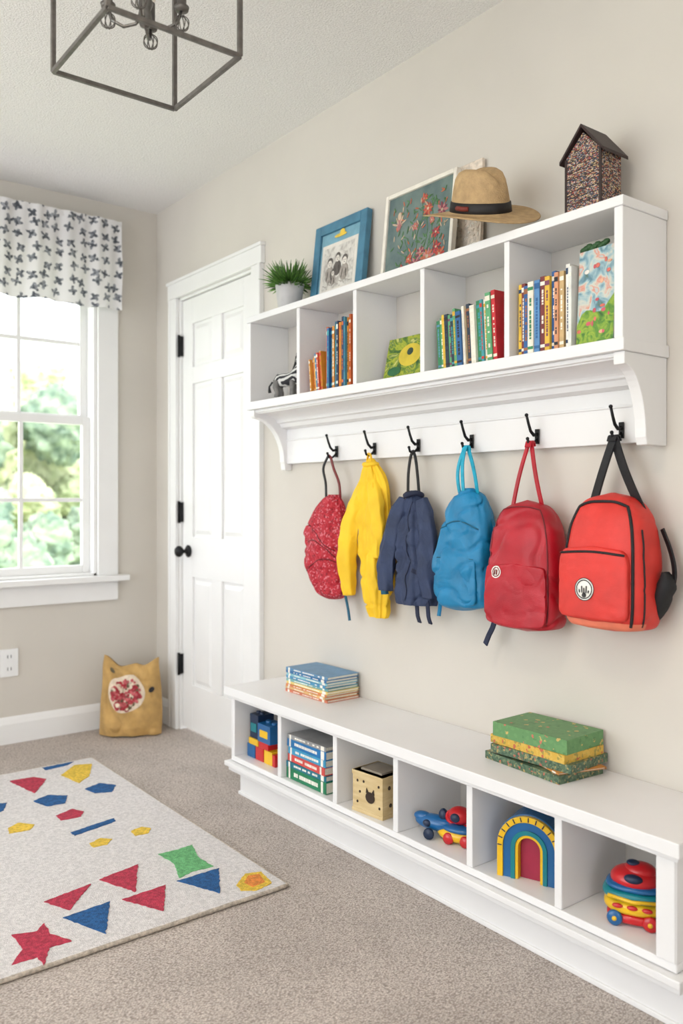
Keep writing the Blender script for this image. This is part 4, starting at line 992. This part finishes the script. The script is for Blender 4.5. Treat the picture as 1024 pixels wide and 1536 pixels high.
# ---------------------------------------------------------------- tan floor cushion
tan=pm('tan_canvas',(190,152,92),0.8,0.08,16,0.35,300,wrinkle=0.3,wscale=12); patch=pm('patch_cream',(222,204,182),0.7,0.05,60)
m=MB(); fd=Vector((-0.55,-0.835,0)); M=T((1.545,3.548,0.002))@Rm(math.atan2(fd.y,fd.x),'Z')@Rm(-0.10,'Y')
def pil(u,v,side,off=0):
    W_=0.133*(1-0.06*v+0.035*math.sin(3*v)+0.03*math.sin(5*v+1)*abs(u)); H_=0.312
    e=(1-abs(u)**3.2); e=max(e,0)**0.55; t=0.085*(1-v)**0.45*(0.5+0.5*e)*e if v<1 else 0
    t=max(t,0.006*e)
    if v<0.12: t*=0.7+0.3*v/0.12
    ear=0.036*max(0,(abs(u)-0.45)/0.55)**1.3*v*(1 if u<0 else 0.5)-0.012*v*max(0,1-abs(u)/0.6)
    y=W_*u+0.012*v*(1-v)*math.sin(4*v); z=H_*v+ear+0.008*math.sin(7*u+1)*v
    p=Vector((side*t,y,z)); g=min(1,t*30)
    cr_=max(0,1-abs(N(p,10,14))*8)
    p.x+=(0.018*N(p,11,9)+0.007*math.sin(u*9+v*11)-0.008*cr_)*g+side*off; p.y+=0.010*N(p,9,19)*v
    return p
nu,nv=64,56
for side in (1,-1):
    V=[];F=[]
    for j in range(nv+1):
        for i in range(nu+1): V.append(pil(-1+2*i/nu,j/nv,side))
    for j in range(nv):
        for i in range(nu):
            a=j*(nu+1)+i; F.append((a,a+1,a+nu+2,a+nu+1) if side>0 else (a,a+nu+1,a+nu+2,a+1))
    m.add(V,F,tan,True,M)
V=[pil(-1+2*i/nu,0,1) for i in range(nu+1)]+[pil(-1+2*i/nu,0,-1) for i in range(nu+1)]
m.add(V,[(i,nu+1+i,nu+2+i,i+1) for i in range(nu)],tan,False,M)
def pdisc(uc,vc,r0,r1,off,mat,seg=24,nr=4):
    V=[];F=[]
    for k in range(nr+1):
        r=r0+(r1-r0)*k/nr
        for i in range(seg):
            a=2*pi*i/seg; V.append(pil(uc+r*math.cos(a)/0.13,vc+r*math.sin(a)/0.31,1,off))
    for k in range(nr):
        for i in range(seg):
            j=(i+1)%seg; F.append((k*seg+i,k*seg+j,(k+1)*seg+j,(k+1)*seg+i))
    m.add(V,F,mat,True,M)
pdisc(-0.12,0.60,0,0.082,0.003,patch,32,8)
rnd=random.Random(6)
fc=[pm('patch_red',(160,40,52),0.7,0.1,60),pm('patch_pink',(190,92,96),0.7,0.1,60),pm('patch_leaf',(96,84,60),0.7,0.1,60)]
for k in range(170):
    a=rnd.uniform(0,2*pi); r=0.066*math.sqrt(rnd.random()); pdisc(-0.12+r*math.cos(a)/0.13,0.60+(r*math.sin(a)-0.006)/0.31,0,rnd.uniform(0.005,0.011),0.0045+0.00002*k,rnd.choice([fc[0],fc[0],fc[0],fc[1],fc[1],fc[2],patch]),8,2)
pdisc(-0.62,0.88,0,0.010,0.004,fc[2],12,2); pdisc(0.72,0.62,0,0.012,0.004,logo_k,12,2)
m.obj('tan_floor_cushion')

# ---------------------------------------------------------------- outdoors
grass=pm('lawn',(200,212,168),0.95,0.15,2)
m=MB(); m.box((-25,BY+0.6,-0.5),(30,45,-0.45),grass); m.obj('lawn_ground')
rnd=random.Random(5)
lv=[pm('tree_leaf_a',(138,154,112),0.9,0.5,5,detail=8,col2=(204,212,170)),pm('tree_leaf_b',(100,124,106),0.9,0.5,5,detail=8,col2=(168,184,156)),pm('tree_leaf_c',(172,184,136),0.9,0.5,5,detail=8,col2=(226,230,192))]  # washed-out leaf tones put bright outdoor haze into the colour
bark=pm('bark',(140,124,106),0.9,0.2,10)
for k,(tx,ty,h,r) in enumerate([(1.6,10.5,1.7,1.2),(3.6,12,2.4,1.5),(5.6,13,2.0,1.5),(2.6,15,3.6,1.8),(0.2,11,1.2,1.1),(4.6,10.0,1.0,1.0),(7.5,15,2.6,2.0),(-1.5,14,2.4,1.6),(2.4,8.8,0.7,0.8),(4.2,16,3.8,1.8)]):
    t=empty('garden_tree'); m=MB(); m.tube([(tx,ty,-0.46),(tx,ty,h*0.6)],0.10,bark,10)
    m.obj('trunk',0,t); m=MB()
    for j in range(16):
        c=(tx+rnd.uniform(-.75,.75)*r,ty+rnd.uniform(-.5,.5)*r,max(0.1,h*rnd.uniform(0.12,0.92))); rr=r*rnd.uniform(0.18,0.42); sd=rnd.random()*9
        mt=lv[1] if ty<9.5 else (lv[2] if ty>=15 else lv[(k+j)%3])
        m.ball(c,rr,mt,None,48,32,lambda p: p*(1+0.22*N(p,4.0/rr,sd)+0.22*N(p,14/rr,sd)))
    m.obj('crown',0,t)

# ---------------------------------------------------------------- lights
w=bpy.data.worlds.new('sky'); bpy.context.scene.world=w; w.use_nodes=True
bgn=w.node_tree.nodes['Background']; bgn.inputs[0].default_value=(0.90,0.955,1.0,1); bgn.inputs[1].default_value=4.3
sn=bpy.data.lights.new('sun','SUN'); sn.energy=3.0; sn.angle=math.radians(20); sn.color=(1,0.95,0.86)
so=bpy.data.objects.new('sun',sn); bpy.context.collection.objects.link(so); so.rotation_euler=Vector((-0.2,0.55,-0.75)).to_track_quat('-Z','Y').to_euler()
for i,(lx,ly,pw) in enumerate([(0.1,0.9,10)]):  # added fill light in an unseen ceiling fixture
    e=empty('added_ceiling_fill'); m=MB()
    m.lathe([(0.20,CZ-0.001),(0.20,CZ-0.03),(0.185,CZ-0.03),(0.185,CZ-0.005)],(lx,ly,0),white_m,40); m.obj('rim',0,e)
    l=bpy.data.lights.new('ceiling_fill','AREA'); l.shape='DISK'; l.size=0.36; l.energy=pw; l.color=(1,0.86,0.68)
    lo=bpy.data.objects.new('ceiling_fill',l); bpy.context.collection.objects.link(lo); lo.location=(lx,ly,CZ-0.015); lo.parent=e
for (lx,ly,pw) in [(-0.9,-0.4,20),(-1.7,2.7,20)]:  # added uplights, out of view, put in to brighten the ceiling
    e=empty('added_fill_torchiere'); m=MB()
    m.lathe([(0,0.001),(0.14,0.001),(0.14,0.02),(0.02,0.03),(0.012,0.05),(0.012,1.60),(0.03,1.62),(0.13,1.70),(0.128,1.702),(0.03,1.63),(0,1.63)],(lx,ly,0),black_m,32); m.obj('stand',0,e)
    l=bpy.data.lights.new('fill_uplight','AREA'); l.shape='DISK'; l.size=0.2; l.energy=pw; l.color=(1,0.93,0.84)
    lo=bpy.data.objects.new('fill_uplight',l); bpy.context.collection.objects.link(lo); lo.location=(lx,ly,1.70); lo.rotation_euler=(pi,0,0); lo.parent=e

# ---------------------------------------------------------------- camera
cam=bpy.data.cameras.new('camera'); co=bpy.data.objects.new('camera',cam); bpy.context.collection.objects.link(co)
co.location=(0,0,1.045); co.rotation_euler=(pi/2,0,-math.radians(37.6))
cam.sensor_fit='VERTICAL'; cam.sensor_height=36; cam.lens=1262/1536*36; cam.shift_y=-18/1536; cam.clip_start=0.05
cam.dof.use_dof=True; cam.dof.focus_distance=2.2; cam.dof.aperture_fstop=2.6
bpy.context.scene.camera=co
try:
    bpy.context.scene.view_settings.view_transform='Standard'
    bpy.context.scene.view_settings.look='None'
except Exception as e: print(e)
